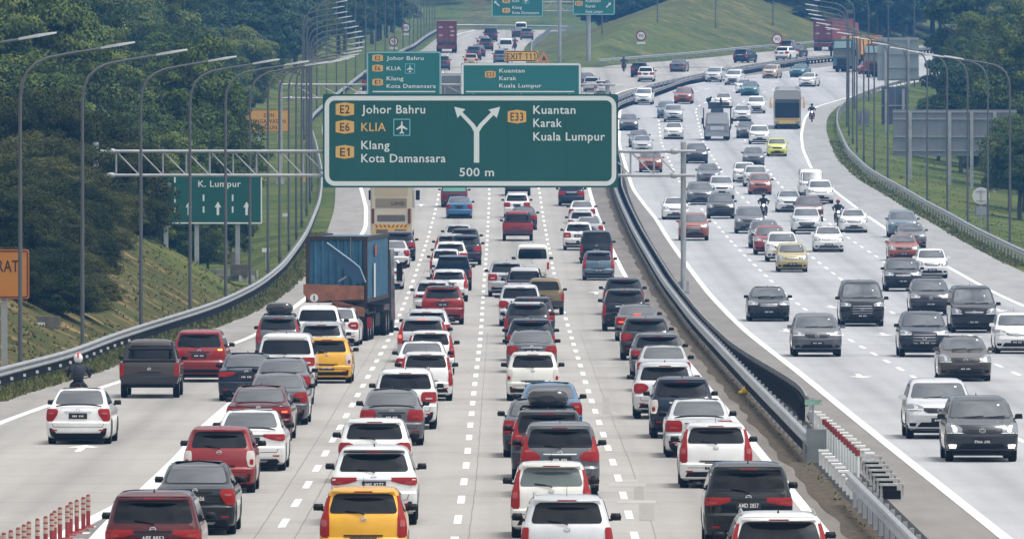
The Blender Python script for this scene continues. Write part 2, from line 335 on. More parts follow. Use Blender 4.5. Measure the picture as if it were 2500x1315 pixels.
SLc = curve([(100, -16.6)] + tr((0, 1030), (226, 952), (292, 932), (551, 845), (620, 821)) + [(520, -9.6)] + tr((893, 557), (894, 506), (881, 458)) + [(800, -12.2), (900, -13.5), (1000, -14.2), (1100, -13.2), (1300, -9.2), (1560, -7.8), (1640, -6)], 9)
SRc = curve([(100, 6.45)] + tr((2009, 1295), (1852, 1100), (1682, 890), (1519, 660), (1438, 462)) + [(900, 6.3), (1010, 7.6), (1080, 11.8), (1200, 32), (1350, 68)], 12)
sheet('carriageway_concrete', lambda d: SL(d)-.1, lambda d: min(at(SRc, d)+.1, 40), 120, 1184, ROADL, ncol=8, lift=.004)
sheet('carriageway_far_branch', lambda d: SL(d)-.1, lambda d: at(XF, d), 1184, 1644, ROADL, ncol=4, lift=.004)
sheet('carriageway_right_branch', lambda d: min(at(XH, d)+1.6, at(SRc, d)-.2), lambda d: at(SRc, d)+.1, 1184, 1345, ROADL, ncol=4, lift=.004)
sheet('shoulder_left', lambda d: at(XL, d)+(1.0 if d > 330 else .6), lambda d: SL(d), 120, 1644, mat('shoulder_left', (.27, .255, .238), .9, amt=.16, sc=.9, stretch=(1, .15, 1), spec=.2), lift=0)
sheet('shoulder_median', lambda d: at(SRc, d), lambda d: at(XM, d)-.55, 120, 1345, SHOUL, lift=0)
sheet('verge_median', lambda d: at(XM, d)-.98+.05*math.sin(d*.21)+.05*math.sin(d*.53)+.03*math.sin(d*1.7), lambda d: at(XM, d)-.3, 120, 760, DIRTS, step=3, ncol=2, lift=.006)
sheet('median_paving', lambda d: at(XM, d)-.5, lambda d: at(XM, d)+.62, 120, 1345, BRICK, lift=.004)
sheet('shoulder_oncoming', lambda d: at(XM, d)+.62, lambda d: at(XE, d), 120, 1345, mat('shoulder_oncoming', (.21, .198, .185), .9, amt=.15, sc=.8, stretch=(1, .12, 1), spec=.2), lift=0)
LR = curve(tr((2500, 747), (2315, 652), (2162, 557), (2082, 500), (2038, 467), (1983, 416), (1960, 365), (1956, 328), (1965, 288), (1987, 262), (2085, 234), (2200, 205)) + [(-400, 24.9), (300, 24.9), (1300, 78)], 8)
sheet('carriageway_oncoming', lambda d: at(XE, d)-.1, lambda d: at(LR, d)+.05, 120, 1345, ROADR, ncol=6, lift=.004)
sheet('shoulder_right', lambda d: at(LR, d)+.05, lambda d: max(at(XR, d)-1.0, at(LR, d)+.3), 120, 1345, mat('shoulder_right', (.30, .297, .295), .9, amt=.14, sc=.8, stretch=(1, .12, 1), spec=.2), lift=0)

def ribbon(name, c, w, d0, d1, m=LINE, off=0, lift=.010, step=4):
    f = c if callable(c) else (lambda d: at(c, d))
    return sheet(name, lambda d: f(d)+off-w/2, lambda d: f(d)+off+w/2, d0, d1, m, step=step, ncol=1, lift=lift)
ribbon('edge_line_left', SLc, .26, 120, 1640); ribbon('edge_line_median', SRc, .24, 120, 1345); ribbon('edge_line_oncoming', XE, .26, 120, 1345); ribbon('edge_line_right', LR, .24, 120, 1345)
GORE = curve(tr((242, 1315), (277, 1274), (360, 1196), (450, 1110), (500, 1046), (570, 985)), 6)
GORE2 = curve([(150, -13.5), (195, -9.9), (206, -9.25), (217, -8.95), (226, -8.62), (240, -8.5)], 3)
ribbon('gore_line', GORE, .42, 150, 318); ribbon('gore_line', GORE2, .34, 150, 226)
sheet('gore_patch', lambda d: at(GORE2, d)+.2, lambda d: at(GORE, d)-.22, 150, 220, mat('gore_asphalt', (.16, .155, .15), .9, amt=.2, sc=2), step=3, ncol=1, lift=.0075)
def dashes(name, c, d0, d1, phase, w=.16, ln=4.9, mod=11.9):
    mb = MB(); k = math.ceil((d0-phase)/mod)
    while phase+k*mod < d1:
        dc = phase+k*mod; k += 1; f = c if callable(c) else (lambda d: at(c, d)); vs = []
        for t in (-.5, 0, .5):
            d = dc+t*ln; x = f(d); vs += [(x-w/2, d, zp(d)+.010), (x+w/2, d, zp(d)+.010)]
        mb.add(vs, [(0, 1, 3, 2), (2, 3, 5, 4)])
    return struct(build(mb, name, LINE))
XBf = lambda d: at(XB, d)
far_l = lambda d: 3.65*(1-.12*sstep(1150, 1300, d))
dashes('lane_line', XB, 150, 1600, 217.6); dashes('lane_line', lambda d: XBf(d)-far_l(d), 150, 1600, 215.5); dashes('lane_line', lambda d: XBf(d)+3.66, 150, 1180, 220.2)
for k, ph in ((1, 346), (2, 363), (3, 355)): dashes('lane_line_oncoming', lambda d, k=k: at(XE, d)+3.7*k, 150, 1330, ph)
dashes('lane_line_branch', lambda d: at(SRc, d)-3.7, 1090, 1340, 1100)
TAR = mat('tar_seam', (.19, .185, .18), .9, amt=.3, sc=3)
for off, w in ((-.42, .022), (.40, .026)): ribbon('tar_seam', lambda d, off=off: XBf(d)-3.65+off+.006*math.sin(d*.9)+.01*math.sin(d*.07), w, 150, 560, TAR, lift=.008, step=2)
ribbon('tar_seam', lambda d: XBf(d)+.28+.008*math.sin(d*.7), .02, 150, 420, TAR, lift=.008, step=2); ribbon('tar_seam', lambda d: XBf(d)+3.66+.42+.01*math.sin(d*.3), .018, 190, 420, TAR, lift=.008, step=2)
PATCH = mat('repair_patch', (.27, .255, .235), .9, amt=.2, sc=5); PATCHL = mat('pale_patch', (.37, .355, .335), .9, amt=.15, sc=5)
def patch_px(px0, px1, py0, py1, m, lift=.009):
    (xa, da, _), (xb, _, _) = g(px0, py1), g(px1, py1); (xc, db, _) = g(px0, py0); w = xb-xa; mb = MB(); vs = []
    n = max(2, int((db-da)/3))
    for i in range(n+1):
        d = lerp(da, db, i/n); x = lerp(xa, xc, i/n); vs += [(x, d, zp(d)+lift), (x+w, d, zp(d)+lift)]
    mb.add(vs, [(2*i, 2*i+1, 2*i+3, 2*i+2) for i in range(n)]); struct(build(mb, 'road_patch', m))
patch_px(1471, 1489, 970, 1010, PATCH); patch_px(1548, 1572, 1190, 1218, PATCH); patch_px(1560, 1598, 1231, 1270, PATCH)
patch_px(1515, 1558, 1170, 1178, PATCHL, .0085); patch_px(1487, 1578, 1179, 1188, PATCHL, .0085); patch_px(1508, 1602, 1221, 1229, PATCHL, .0085)
ARROW = [(-.09, -2.6), (.09, -2.6), (.09, .4), (.42, .4), (0, 2.4), (-.42, .4), (-.09, .4)]
def arrow_mark(px, py, flip):
    x, d, z = g(px, py); mb = MB(); h = slope(XE, d)
    mb.add([(x+flip*a+(b*flip)*h, d+b*flip*1.1, zp(d+b*flip*1.1)+.012) for a, b in ARROW], [tuple(range(7))]); struct(build(mb, 'arrow_marking', LINE))
for p in ((2100, 918), (2158, 816), (2439, 757), (1921, 807), (2030, 749), (2374, 821), (2260, 661)): arrow_mark(*p, -1)
for p in ((200, 1094), (1455, 715), (1028, 501)): arrow_mark(*p, 1)

# ================================================================ TREES
LEAFD = leaf_mat('leaf_dark', (.018, .026, .007), (.043, .053, .013), (.105, .105, .03))
LEAFM = leaf_mat('leaf_mid', (.030, .050, .012), (.070, .103, .022), (.15, .18, .042))
LEAFL = leaf_mat('leaf_light', (.048, .072, .017), (.105, .143, .032), (.20, .22, .06))
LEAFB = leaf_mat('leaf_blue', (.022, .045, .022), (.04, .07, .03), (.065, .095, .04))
def crown_arrays(seed, rx, rz, zc, ncl, nlf, leaf, rag=.35):
    rg = np.random.RandomState(seed); u = rg.normal(size=(ncl, 3)); u /= np.linalg.norm(u, axis=1)[:, None]
    lob = rg.normal(size=(6, 3)); lob /= np.linalg.norm(lob, axis=1)[:, None]
    bump = 1+rag*(np.max(u @ lob.T, axis=1)-.75)+.10*rg.normal(size=ncl)
    rad = (.42+.50*rg.rand(ncl)**.4)*bump; u[:, 2] = np.where(u[:, 2] < -.6, -.6, u[:, 2])
    c = u*rad[:, None]*np.array([rx, rx, rz])+np.array([0, 0, zc]); rc = rx*(.13+.21*rg.rand(ncl)**1.5)
    w = rg.normal(size=(ncl*nlf, 3)); w /= np.linalg.norm(w, axis=1)[:, None]; w[:, 2] = np.where(w[:, 2] < -.35, -w[:, 2], w[:, 2])
    q = (.72+.40*rg.rand(ncl*nlf)+.10*np.abs(rg.normal(size=ncl*nlf)))[:, None]
    P = np.repeat(c, nlf, 0)+w*q*np.repeat(rc, nlf)[:, None]*np.array([1, 1, .72])
    Nn = w*1.0+.38*rg.normal(size=w.shape)+np.array([0, 0, .12]); Nn /= np.linalg.norm(Nn, axis=1)[:, None]
    T = np.cross(Nn, rg.normal(size=Nn.shape)); T /= np.linalg.norm(T, axis=1)[:, None]; B = np.cross(Nn, T); s = (leaf*(.5+.9*rg.rand(len(P))))[:, None]
    return np.stack([P-T*s-B*s*.25, P-T*s*.1-B*s*.62, P+T*s, P+T*s*.05+B*s*.62], 1).reshape(-1, 3)
def quads_mesh(name, V, m):
    n = len(V)//4; me = bpy.data.meshes.new(name); me.vertices.add(4*n); me.vertices.foreach_set('co', V.ravel()); me.loops.add(4*n); me.loops.foreach_set('vertex_index', np.arange(4*n))
    me.polygons.add(n); me.polygons.foreach_set('loop_start', np.arange(0, 4*n, 4)); me.materials.append(m); me.update(); me.validate(); return me
def crown_mesh(name, seed, rx, rz, zc, ncl, nlf, leaf, m, rag=.35): return quads_mesh(name, crown_arrays(seed, rx, rz, zc, ncl, nlf, leaf, rag), m)
def trunk_mesh(name, seed, h, r, spread):
    rg = random.Random(seed); mb = MB(); p = [Vector((0, 0, -.8))]
    for i in range(1, 5): p.append(Vector((rg.uniform(-.2, .2)*i*.5, rg.uniform(-.2, .2)*i*.5, h*i/4)))
    mb.tube(p, [r*1.2, r, r*.85, r*.65, r*.3], 7)
    for k in range(6):
        b = p[2+k % 3]; a = k*1.05+rg.random(); e = b+Vector((math.cos(a)*spread, math.sin(a)*spread, h*.28)); mid = (b+e)/2+Vector((0, 0, -.25))
        mb.tube([b, mid, e], [r*.5, r*.32, r*.1], 5)
    return mb.mesh(name, BARK, 50)
KINDS = {}
for key, args in dict(dark=[(11, 3.6, 3.2, 2.6, 150, 330, .08, LEAFD, .55), (12, 3.9, 3.0, 2.5, 150, 330, .08, LEAFD, .55)],
                      mid=[(21, 4.2, 5.2, 6.6, 125, 330, .115, LEAFM, .5), (22, 3.8, 5.8, 7.2, 125, 330, .115, LEAFM, .55), (23, 4.6, 4.8, 6.2, 125, 330, .115, LEAFM, .55)],
                      light=[(31, 4.0, 5.0, 6.6, 125, 320, .115, LEAFL, .55), (32, 3.6, 5.4, 7.0, 125, 320, .11, LEAFL, .5)],
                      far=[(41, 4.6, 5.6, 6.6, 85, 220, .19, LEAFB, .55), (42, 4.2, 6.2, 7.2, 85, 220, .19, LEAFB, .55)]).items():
    KINDS[key] = [(crown_mesh('crown', *a), trunk_mesh('trunk', a[0], a[3]+.2*a[2], .28 if key != 'dark' else .22, a[1]*.7)) for a in args]
TREEL = dict(near=('dark bushy tree with brownish leaf tips on the bare mound', 'trees on the roadside mound'),
             forest=('green broadleaf tree in the wooded hillside beyond the grass bank', 'trees on the wooded hillside'),
             bush=('dark green bush under the trees in the dip behind the lane direction sign', 'bushes in the roadside dip'),
             valley=('dark green tree in the dip behind the lane direction sign', 'trees in the roadside dip'),
             bluel=('hazy blue green tree along the far bend of the carriageway', 'hazy trees along the far bend'),
             right=('dark green tree behind the fence of sign backs beside the oncoming carriageway', 'trees beside the oncoming carriageway'),
             scrub=('low dark scrub bush on top of the grassy hill', 'scrub bushes on the hill'),
             fork=('hazy dark tree in the wood behind the grassy hill of the fork', 'hazy trees behind the fork'))
def tree(x, d, kind, s, zone, sz=1, dz=0):
    cm, tm = random.choice(KINDS[kind]); lab, gr = TREEL[zone]
    t = thing('tree', lab, 'tree', (x, d, ground(x, d)-.2+dz), random.uniform(0, 6.28), gr); t.scale = (s, s, s*sz)
    obj('crown', cm, t); obj('trunk', tm, t); return t
rj = random.uniform
# near dark trees on the mound, each by what it looks like in the photograph
for px, d, s, sz in ((-70, 514, 1.0, 1.2), (25, 515, 1.0, 1.16), (118, 512, .84, 1.2), (225, 516, .74, 1.16), (322, 513, .61, 1.28), (345, 517, .36, 1.25), (60, 496, .7, 1.1), (150, 494, .62, 1.1), (0, 470, .62, .95), (90, 462, .5, .85), (170, 470, .46, .85), (225, 482, .46, .9), (285, 494, .40, .9), (120, 484, .56, .9), (190, 460, .46, .85), (262, 478, .34, .85), (60, 448, .55, .9), (130, 446, .48, .85), (215, 450, .40, .8), (30, 436, .56, .85), (110, 430, .46, .85), (180, 436, .42, .85), (300, 505, .42, 1.0),
                     (15, 408, .44, .8), (75, 412, .46, .85), (135, 412, .44, .85), (185, 418, .36, .8), (230, 432, .32, .8), (-20, 430, .6, .85)):
    tree((px-CX)*d/F, d, 'dark', s, 'near', sz)
for px, d, s in ((255, 560, .62), (330, 575, .6), (400, 590, .58), (455, 600, .5), (520, 620, .52), (300, 600, .75), (380, 620, .72), (470, 640, .7), (560, 668, .6), (545, 650, .45)):
    tree((px-CX)*d/F, d, 'mid', s, 'valley', .95)
for i in range(16): px = rj(250, 585); d = rj(585, 660); tree((px-CX)*d/F, d, 'mid', rj(.26, .40), 'bush', 1.1, -.5)
def edge_l(d): return float(np.interp(d, [520, 560, 640, 700, 800, 895, 920, 1100, 1200, 1300, 1400, 1550, 1700], [-20, -19.5, -19.5, -22.0, -25.6, -28.2, -25.4, -24.5, -22.5, -19.5, -17.5, -15.5, -15]))
n = 0; d = 606.0
while d < 1560:
    x = edge_l(d)-rj(0, 2.5); far = -.05*d-6; first = True
    while x > far and n < 170:
        z = 'forest' if d < 960 else 'bluel'; k = random.choice(['mid', 'mid', 'light', 'light', 'mid']) if d < 960 else random.choice(['far', 'far', 'mid'])
        xx = min(x+rj(-1, 1), (594-CX)*d/F-4.6) if 690 < d < 915 else x+rj(-1, 1)
        tree(xx, d+rj(-6, 6), k, rj(.75, 1.15)*(.8 if first else 1), z, rj(.9, 1.15)); x -= rj(7, 9.5); n += 1; first = False
    d += rj(15, 19) if d < 960 else rj(26, 34)
def edge_r(d): return float(np.interp(d, [640, 700, 800, 812, 900, 1000, 1100, 1200, 1300], [38, 40, 44.5, 38.5, 41, 44, 50, 64, 82]))
d = 668.0; n = 0
while d < 1290:
    x = edge_r(d)+rj(0, 2.5); far = .05*d+8; first = True
    while x < far and n < 75:
        k = random.choice(['mid', 'mid', 'far', 'light']) if d < 1180 else 'far'
        tree(x, d+rj(-5, 5), k, rj(.8, 1.2)*(.8 if first else 1), 'right', rj(.95, 1.25)); x += rj(6, 8); n += 1; first = False
    d += rj(13, 17)
for px, d, s in ((2465, 735, .5), (2490, 715, .55), (2500, 745, .7), (2410, 812, .55), (2345, 850, .6), (2290, 880, .55)): tree((px-CX)*d/F, d, 'mid', s, 'right')
for i in range(34): x_ = rj(36, 80); tree(x_, float(np.interp(x_, [36, 44, 72, 85], [1395, 1372, 1440, 1470]))+rj(0, 35), 'far', rj(.8, 1.15), 'fork')
for i in range(12): tree(rj(24, 42), rj(1375, 1420), 'far', rj(.25, .4), 'scrub', .45)
for i in range(14): tree(rj(21, 41), rj(1405, 1470), 'far', rj(.45, .8), 'fork')
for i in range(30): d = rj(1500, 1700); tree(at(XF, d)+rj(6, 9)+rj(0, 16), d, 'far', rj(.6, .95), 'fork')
wood = []
for i in range(64):
    d = rj(1724, 1790); x_ = rj(-.05*d-4, .05*d+4); V = crown_arrays(100+i, 4.4, 5.8, 6.5, 36, 150, .32, .5); s_ = rj(.8, 1.2); wood.append(V*s_+np.array([x_, d, ground(x_, d)]))
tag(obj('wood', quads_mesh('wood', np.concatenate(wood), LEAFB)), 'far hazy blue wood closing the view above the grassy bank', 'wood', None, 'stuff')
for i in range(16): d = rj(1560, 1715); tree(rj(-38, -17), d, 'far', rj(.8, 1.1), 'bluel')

# grass along the rail feet: more blades than anyone could count
def tufts(c, off, d0, d1, n, h, label):
    mb = MB()
    for i in range(n):
        d = d0+(d1-d0)*random.random()**1.3; x = at(c, d)+rj(*off); z = ground(x, d)-.04
        for k in range(3):
            a = rj(0, 6.28); w = rj(.03, .06); hh = h*rj(.5, 1.3); lx, ly = rj(-.15, .15), rj(-.15, .15)
            mb.add([(x-w*math.cos(a), d-w*math.sin(a), z), (x+w*math.cos(a), d+w*math.sin(a), z), (x+lx, d+ly, z+hh)], [(0, 1, 2)])
    o = build(mb, 'grass', mat('grass_blades', (.125, .128, .045), .9, amt=.5, sc=1.2, spec=.1)); tag(o, label, 'grass', None, 'stuff')
tufts(XL, (-.5, 1.15), 315, 640, 7000, .19, 'grass tufts growing along the foot of the left guard rail')
tufts(XR, (-1.1, .6), 560, 900, 2600, .14, 'grass strip growing along the foot of the right guard rail')
tufts(XM, (-.62, -.42), 160, 600, 420, .09, 'weeds growing along the foot of the median guard rail')
tufts(XR, (1, 9), 590, 1000, 800, .12, 'darker grass tufts scattered over the right grass bank')
tufts(XL, (-8, -1.5), 370, 520, 1500, .13, 'rough grass tufts scattered over the mound')

# ================================================================ GUARD RAILS, LAMPS, SIGNS
WP = [(0, .44), (-.055, .47), (-.075, .52), (-.02, .575), (-.005, .60), (-.02, .625), (-.075, .68), (-.055, .73), (0, .76), (.03, .76), (.03, .44)]
def sweep(prof, c, off, side, d0, d1, step=4):        # profile (lateral, height) along a curve; side=+1 faces +x
    mb = MB(); ds = np.arange(d0, d1+.1, step); n = len(prof); vs, fs = [], []
    for d in ds:
        x = at(c, d)+off; z = zp(d)
        for u, v in prof: vs.append((x-side*u, d, z+v))
    for i in range(len(ds)-1):
        for k in range(n): fs.append((i*n+k, i*n+(k+1) % n, (i+1)*n+(k+1) % n, (i+1)*n+k))
    fs += [tuple(range(n)), tuple(range((len(ds)-1)*n, len(ds)*n))]
    mb.add(vs, fs); return mb
POSTM = MB().box((0, 0, .30), (.09, .13, .95)).mesh('post', STEEL); REFLM = MB().box((0, 0, 0), (.09, .02, .10)).mesh('reflector', mat('reflector_white', (.8, .8, .8), .4)); DPOSTM = MB().box((0, 0, .3), (.14, .26, .62)).mesh('post', mat('weathered_post', (.03, .03, .031), .9, amt=.4, sc=3, spec=.1))
def rail(name, label, c, off, side, d0, d1, pstep, panel=None, refl=0, postm=None, step=4, beam=STEEL, double=0):
    t = thing(name, label, 'guard rail', (at(c, d0)+off, d0, zp(d0))); inv = Matrix.Translation(-Vector(t.location))
    def ch(nm, mb, m): o = build(mb, nm, m, t, smooth=30); o.matrix_parent_inverse = inv; return o
    ch('beam', sweep(WP, c, off, side, d0, d1, step), beam)
    if double: ch('beam', sweep(WP, c, off+double, -side, d0, d1, step), beam)
    if panel: ch('lower_panel', sweep([(-.03, panel[0]), (.04, panel[0]), (.04, panel[1]), (-.03, panel[1])], c, off, side, d0, d1, step), BARRIER)
    ds = list(np.arange(d0+1, d1, pstep))
    for d in ds[:98]: o = obj('post', postm or POSTM, t, (at(c, d)+off-side*.1, d, zp(d))); o.matrix_parent_inverse = inv
    if len(ds) > 98:
        mb = MB()
        for d in ds[98:]: mb.box((at(c, d)+off-side*.1, d, zp(d)+.3), (.09, .13, .95) if not postm else (.22, .2, .72))
        struct(ch('posts', mb, STEEL if not postm else BARRIER), 'stuff')
    for i in range(refl):
        d = d0+2+i*4.6; o = obj('reflector', REFLM, t, (at(c, d)+off+side*.09, d-.1, zp(d)+.33)); o.matrix_parent_inverse = inv
    return t
rail('guard_rail', 'long silver guard rail over a dark panel curving along the left shoulder', XL, 0, 1, 200, 1640, 4.4, (.20, .45), 42)
rail('guard_rail', 'silver guard rail edging the grass beside the oncoming carriageway', XR, 0, -1, 540, 1300, 4.2)
rail('guard_rail', 'silver guard rail along the median facing the queue of cars', XM, -.42, -1, 256, 1330, 4.4, (.22, .42))
rail('guard_rail', 'dark slatted barrier along the median facing the oncoming traffic', curve([(-400, 8.25), (270, 8.1), (290, 8.35), (303, 8.62), (323, 8.42), (345, 8.08), (369, 7.84), (420, 7.80), (740, 7.9)]+[(d, at(XM, d)+.45) for d in (800, 900, 1000, 1100, 1200, 1330)], 6), 0, 1, 292, 1330, 1.9, None, 0, DPOSTM, 3, mat('weathered_rail', (.20, .20, .20), .7, amt=.4, sc=2))
rail('guard_rail', 'silver guard rail along the median nearest the camera, after the row of white blocks', XM, -.38, -1, 150, 226, 3.2)
rail('guard_rail', 'pale guard rail at the foot of the grassy hill in the fork', XH, .3, 1, 1192, 1345, 3.5)
rail('guard_rail', 'dark guard rail on the right edge of the far left branch', XF, 1.0, -1, 1225, 1640, 5)
t = thing('guard_rail', 'far guard rail closing the bend in front of the grassy bank', 'guard rail', (-8, 1648, zp(1648)))
build(MB().tube([(-4, 0, .7), (3, 4, .7), (10, 12, .7), (17, 24, .7)], .16, 6).box((6, 8, .3), (.2, .2, 1)), 'beam', STEEL, t)
# end plate of the median rail, white blocks and the movable red-capped posts in the gap
x, d, z = g(1975, 1085)
t = thing('rail_end', 'grey end plate closing the median guard rail above the white blocks', 'rail end', (at(XM, 256)-.42, 255.6, zp(256)))
build(MB().box((.22, 0, .42), (.5, .12, .84)), 'end_plate', mat('grey_plate', (.16, .18, .18), .6, amt=.25, sc=4), t); build(MB().box((-.05, .6, .25), (.1, .14, .6)), 'post', STEEL, t)
t = thing('rail_end', 'rounded pale end of the dark median barrier beside the solid line', 'rail end', (8.55, 291.5, 0))
build(MB().tube([(0, 0, .2), (.08, -.5, .2), (.02, -1.2, .2)], .17, 8), 'end_cap', STEEL, t); build(MB().box((0, .5, .3), (.14, .14, .8)), 'post', STEEL, t)
t = thing('marker_plate', 'small green and white marker plate at the end of the median barrier', 'marker', (8.35, 284, 0)); build(MB().box((0, 0, .45), (.05, .05, .9)), 'post', STEEL, t); build(MB().box((0, -.05, .78), (.46, .03, .15)), 'plate', mat('marker_green', (.25, .42, .32), .6, amt=.4, sc=9), t)
BLOCKM = MB().box((0, 0, .17), (.22, .3, .34)).mesh('block', mat('white_block', (.62, .62, .60), .7, amt=.2, sc=6)); CAPM = MB().box((0, 0, .365), (.25, .36, .05)).mesh('cap', mat('white_cap', (.8, .8, .78), .6))
for i in range(14):
    for side, x0, x1, d0, d1 in ((0, 8.62, 8.78, 289, 251.5), (1, 7.72, 7.70, 264, 230)):
        k = i/13; t = thing('spacer_block', 'white capped spacer block in the row '+('on the oncoming side of the median gap' if not side else 'on the queue side of the median gap'), 'barrier block', (lerp(x0, x1, k), lerp(d0, d1, k), 0), 0, 'white spacer blocks in the median gap, '+('far row' if not side else 'near row'))
        obj('block', BLOCKM, t); obj('cap', CAPM, t)
RPM = MB().tube([(0, 0, 0), (0, 0, .66)], .05, 8).mesh('post', SWHITE); RCM = MB().tube([(0, 0, .66), (0, 0, .80)], .06, 8).mesh('cap', SRED)
for i in range(13):
    k = i/12; t = thing('delineator_post', 'white delineator post with a red cap between the two rows of white blocks', 'bollard', (lerp(8.12, 8.10, k), lerp(266, 240, k), 0), 0, 'red capped posts in the median gap'); obj('post', RPM, t); obj('cap', RCM, t)
FRM = MB()
for s in (-.24, .24): FRM.box((s, 0, .17), (.05, .07, .34))
FRM.box((0, 0, .36), (.56, .2, .05)); FRMM = FRM.mesh('frame', mat('grey_frame', (.42, .42, .41), .6, amt=.3, sc=5)); FRB = MB().box((0, .02, .13), (.40, .05, .2)).mesh('infill', BLK)
for i in range(7):
    k = i/6; t = thing('barrier_frame', 'low grey hoop of the row standing on the dark paved median', 'barrier frame', (lerp(8.72, 8.5, k), lerp(249, 229, k), 0), 0, 'grey hoops on the paved median'); obj('frame', FRMM, t); obj('infill', FRB, t)
# red delineators in the gore
BOLM = MB().tube([(0, 0, .03), (0, 0, .66), (0, 0, .70)], [.045, .045, .03], 10).mesh('tube', SRED, 40); BOLB = MB().tube([(0, 0, 0), (0, 0, .05)], [.13, .1], 10).mesh('foot', SRED); BOLS = [MB().tube([(0, 0, z), (0, 0, z+.075)], .048, 10).mesh('reflective_band', mat('tan_band', (.42, .33, .27), .5)) for z in (.36, .47, .58)]
for px, py in ((215, 1288), (203, 1295), (187, 1302), (172, 1308), (164, 1317), (146, 1322), (133, 1331), (126, 1338), (111, 1346), (91, 1352), (70, 1360), (58, 1368), (44, 1376), (26, 1383), (9, 1390), (-4, 1397)):
    x, d, z = g(px, py); t = thing('delineator_post', 'red flexible delineator post with pale bands in the painted gore', 'bollard', (x, d, z), 0, 'red delineators in the gore'); obj('tube', BOLM, t); obj('foot', BOLB, t)
    for b in BOLS: obj('reflective_band', b, t)
mb = MB()
for i in range(7):
    d = 196+i*3.4; a, b = at(GORE2, d)+.35, at(GORE, d)-.3
    if b > a: mb.add([(a, d, .012), (b, d+.1, .012), (b, d+.75, .012), (a, d+.65, .012)], [(0, 1, 2, 3)])
struct(build(mb, 'gore_hatching', LINE))
x, d, z = g(1827, 963); t = MB(); t.sphere((0, 0, .14), (.22, .16, .15), 0, 10, 6).sphere((-.18, .02, .07), (.14, .1, .08), 0, 8, 5).sphere((.12, 0, .25), (.09, .07, .08), 0, 8, 5)
tag(build(t, 'plastic_bag', mat('yellow_bag', (.75, .48, .02), .4, amt=.25, sc=8), None, (x, d, z), 50), 'crumpled yellow plastic bag lying against the median rail', 'bag')

# street lamps
def lamp_meshes(s, zt=11.3):                           # s=+1 arm towards +x
    p = [(0, 0, -1.6), (0, 0, 4), (0, 0, 9.4), (s*.06, 0, 9.9), (s*.25, 0, 10.35), (s*.55, 0, 10.62), (s*.95, 0, 10.8), (s*1.6, 0, 10.93), (s*3.0, 0, 11.15)]
    pm = MB().tube(p[:3], [.078, .07, .055], 10).box((0, 0, .35), (.34, .34, .06)).mesh('pole', POLE, 40); am = MB().tube(p[2:], [.06, .056, .052, .05, .048, .045, .04], 8).mesh('arm', POLE, 40)
    a = math.atan2(.18, 1.0); hm = MB()
    hm.add([(s*x, y, z+.17*(x-2.9)+11.15) for x, y, z in ((2.7, -.09, -.03), (2.7, .09, -.03), (2.7, .06, .045), (2.7, -.06, .045), (3.3, -.15, -.04), (3.3, .15, -.04), (3.3, .1, .06), (3.3, -.1, .06), (3.85, -.1, -.025), (3.85, .1, -.025), (3.85, .06, .03), (3.85, -.06, .03))],
           [(0, 1, 2, 3), (8, 11, 10, 9)]+[(a+k, a+(k+1) % 4, a+4+(k+1) % 4, a+4+k) for a in (0, 4) for k in range(4)])
    return pm, am, hm.mesh('lamp_head', LAMPH)
LML, LMR = lamp_meshes(1), lamp_meshes(-1)
def lamp(x, d, ms, lab, gr, z=None, rz=0):
    t = thing('street_lamp', lab, 'street lamp', (x, d, ground(x, d) if z is None else z), rz, gr)
    for n_, m_ in zip(('pole', 'arm', 'lamp_head'), ms): obj(n_, m_, t)
LAMPD = [310, 343, 375, 411, 441, 472, 503, 534]+[565+31*i for i in range(33)]
LLAB = ['tall grey street lamp at the left edge of the photo, only its arm reaching in', 'tall curved street lamp in front of the orange sign', 'tall curved street lamp behind the motorcyclist', 'tall curved street lamp before the bare mound', 'tall curved street lamp at the right foot of the mound', 'tall curved street lamp crossing the middle of the lane direction sign', 'tall curved street lamp crossing the right part of the lane direction sign']
for i, d in enumerate(LAMPD):
    if d > 1560: break
    lamp(at(XL, d)-.75, d, LML, LLAB[i] if i < 7 else 'grey street lamp of the dense row behind the left guard rail', 'street lamps behind the left guard rail')
for i in range(22):
    d = 600+29*i
    if d > 1240: break
    lamp(at(XR, d)+.9, d, LMR, 'grey street lamp of the row behind the right guard rail, arm over the road', 'street lamps behind the right guard rail')
for px, d in ((1605, 1275), (1747, 1300), (1887, 1345), (1470, 1262), (1368, 1400)):
    X = (px-CX)*d/F; lamp(X, d, LML if px < 1500 else LMR, 'thin hazy street lamp on the grassy hill of the fork', 'street lamps on the hill')

def P(px, py, d): return ((px-CX)*d/F, CAMH-(py-HY)*d/F)
def rrect(x0, x1, z0, z1, r, n=6):
    pts = []
    for cx, cz, a0 in ((x1-r, z1-r, 0), (x0+r, z1-r, 90), (x0+r, z0+r, 180), (x1-r, z0+r, 270)):
        for i in range(n+1): a = R(a0+90*i/n); pts.append((cx+r*math.cos(a), cz+r*math.sin(a)))
    return pts[::-1]
def frame_mb(mb, x0, x1, z0, z1, r, w, y):             # flat ring
    a, b = rrect(x0, x1, z0, z1, r), rrect(x0+w, x1-w, z0+w, z1-w, max(.02, r-w)); n = len(a)
    mb.add([(p[0], y, p[1]) for p in a]+[(p[0], y, p[1]) for p in b], [(i, (i+1) % n, (i+1) % n+n, i+n) for i in range(n)])
def badge(mb_y, mb_k, s, cx, cz, w, h, y):
    mb_y.prism([(cx-w/2, cz-h*.38), (cx-w/2, cz+h*.38), (cx, cz+h/2), (cx+w/2, cz+h*.38), (cx+w/2, cz-h*.38), (cx, cz-h/2)], y-.012, y)
    tw = w*(.52 if len(s) == 2 else .70); put_text(mb_k, s, cx-tw/2, cx+tw/2, cz-h*.29, h*.58, y-.018)
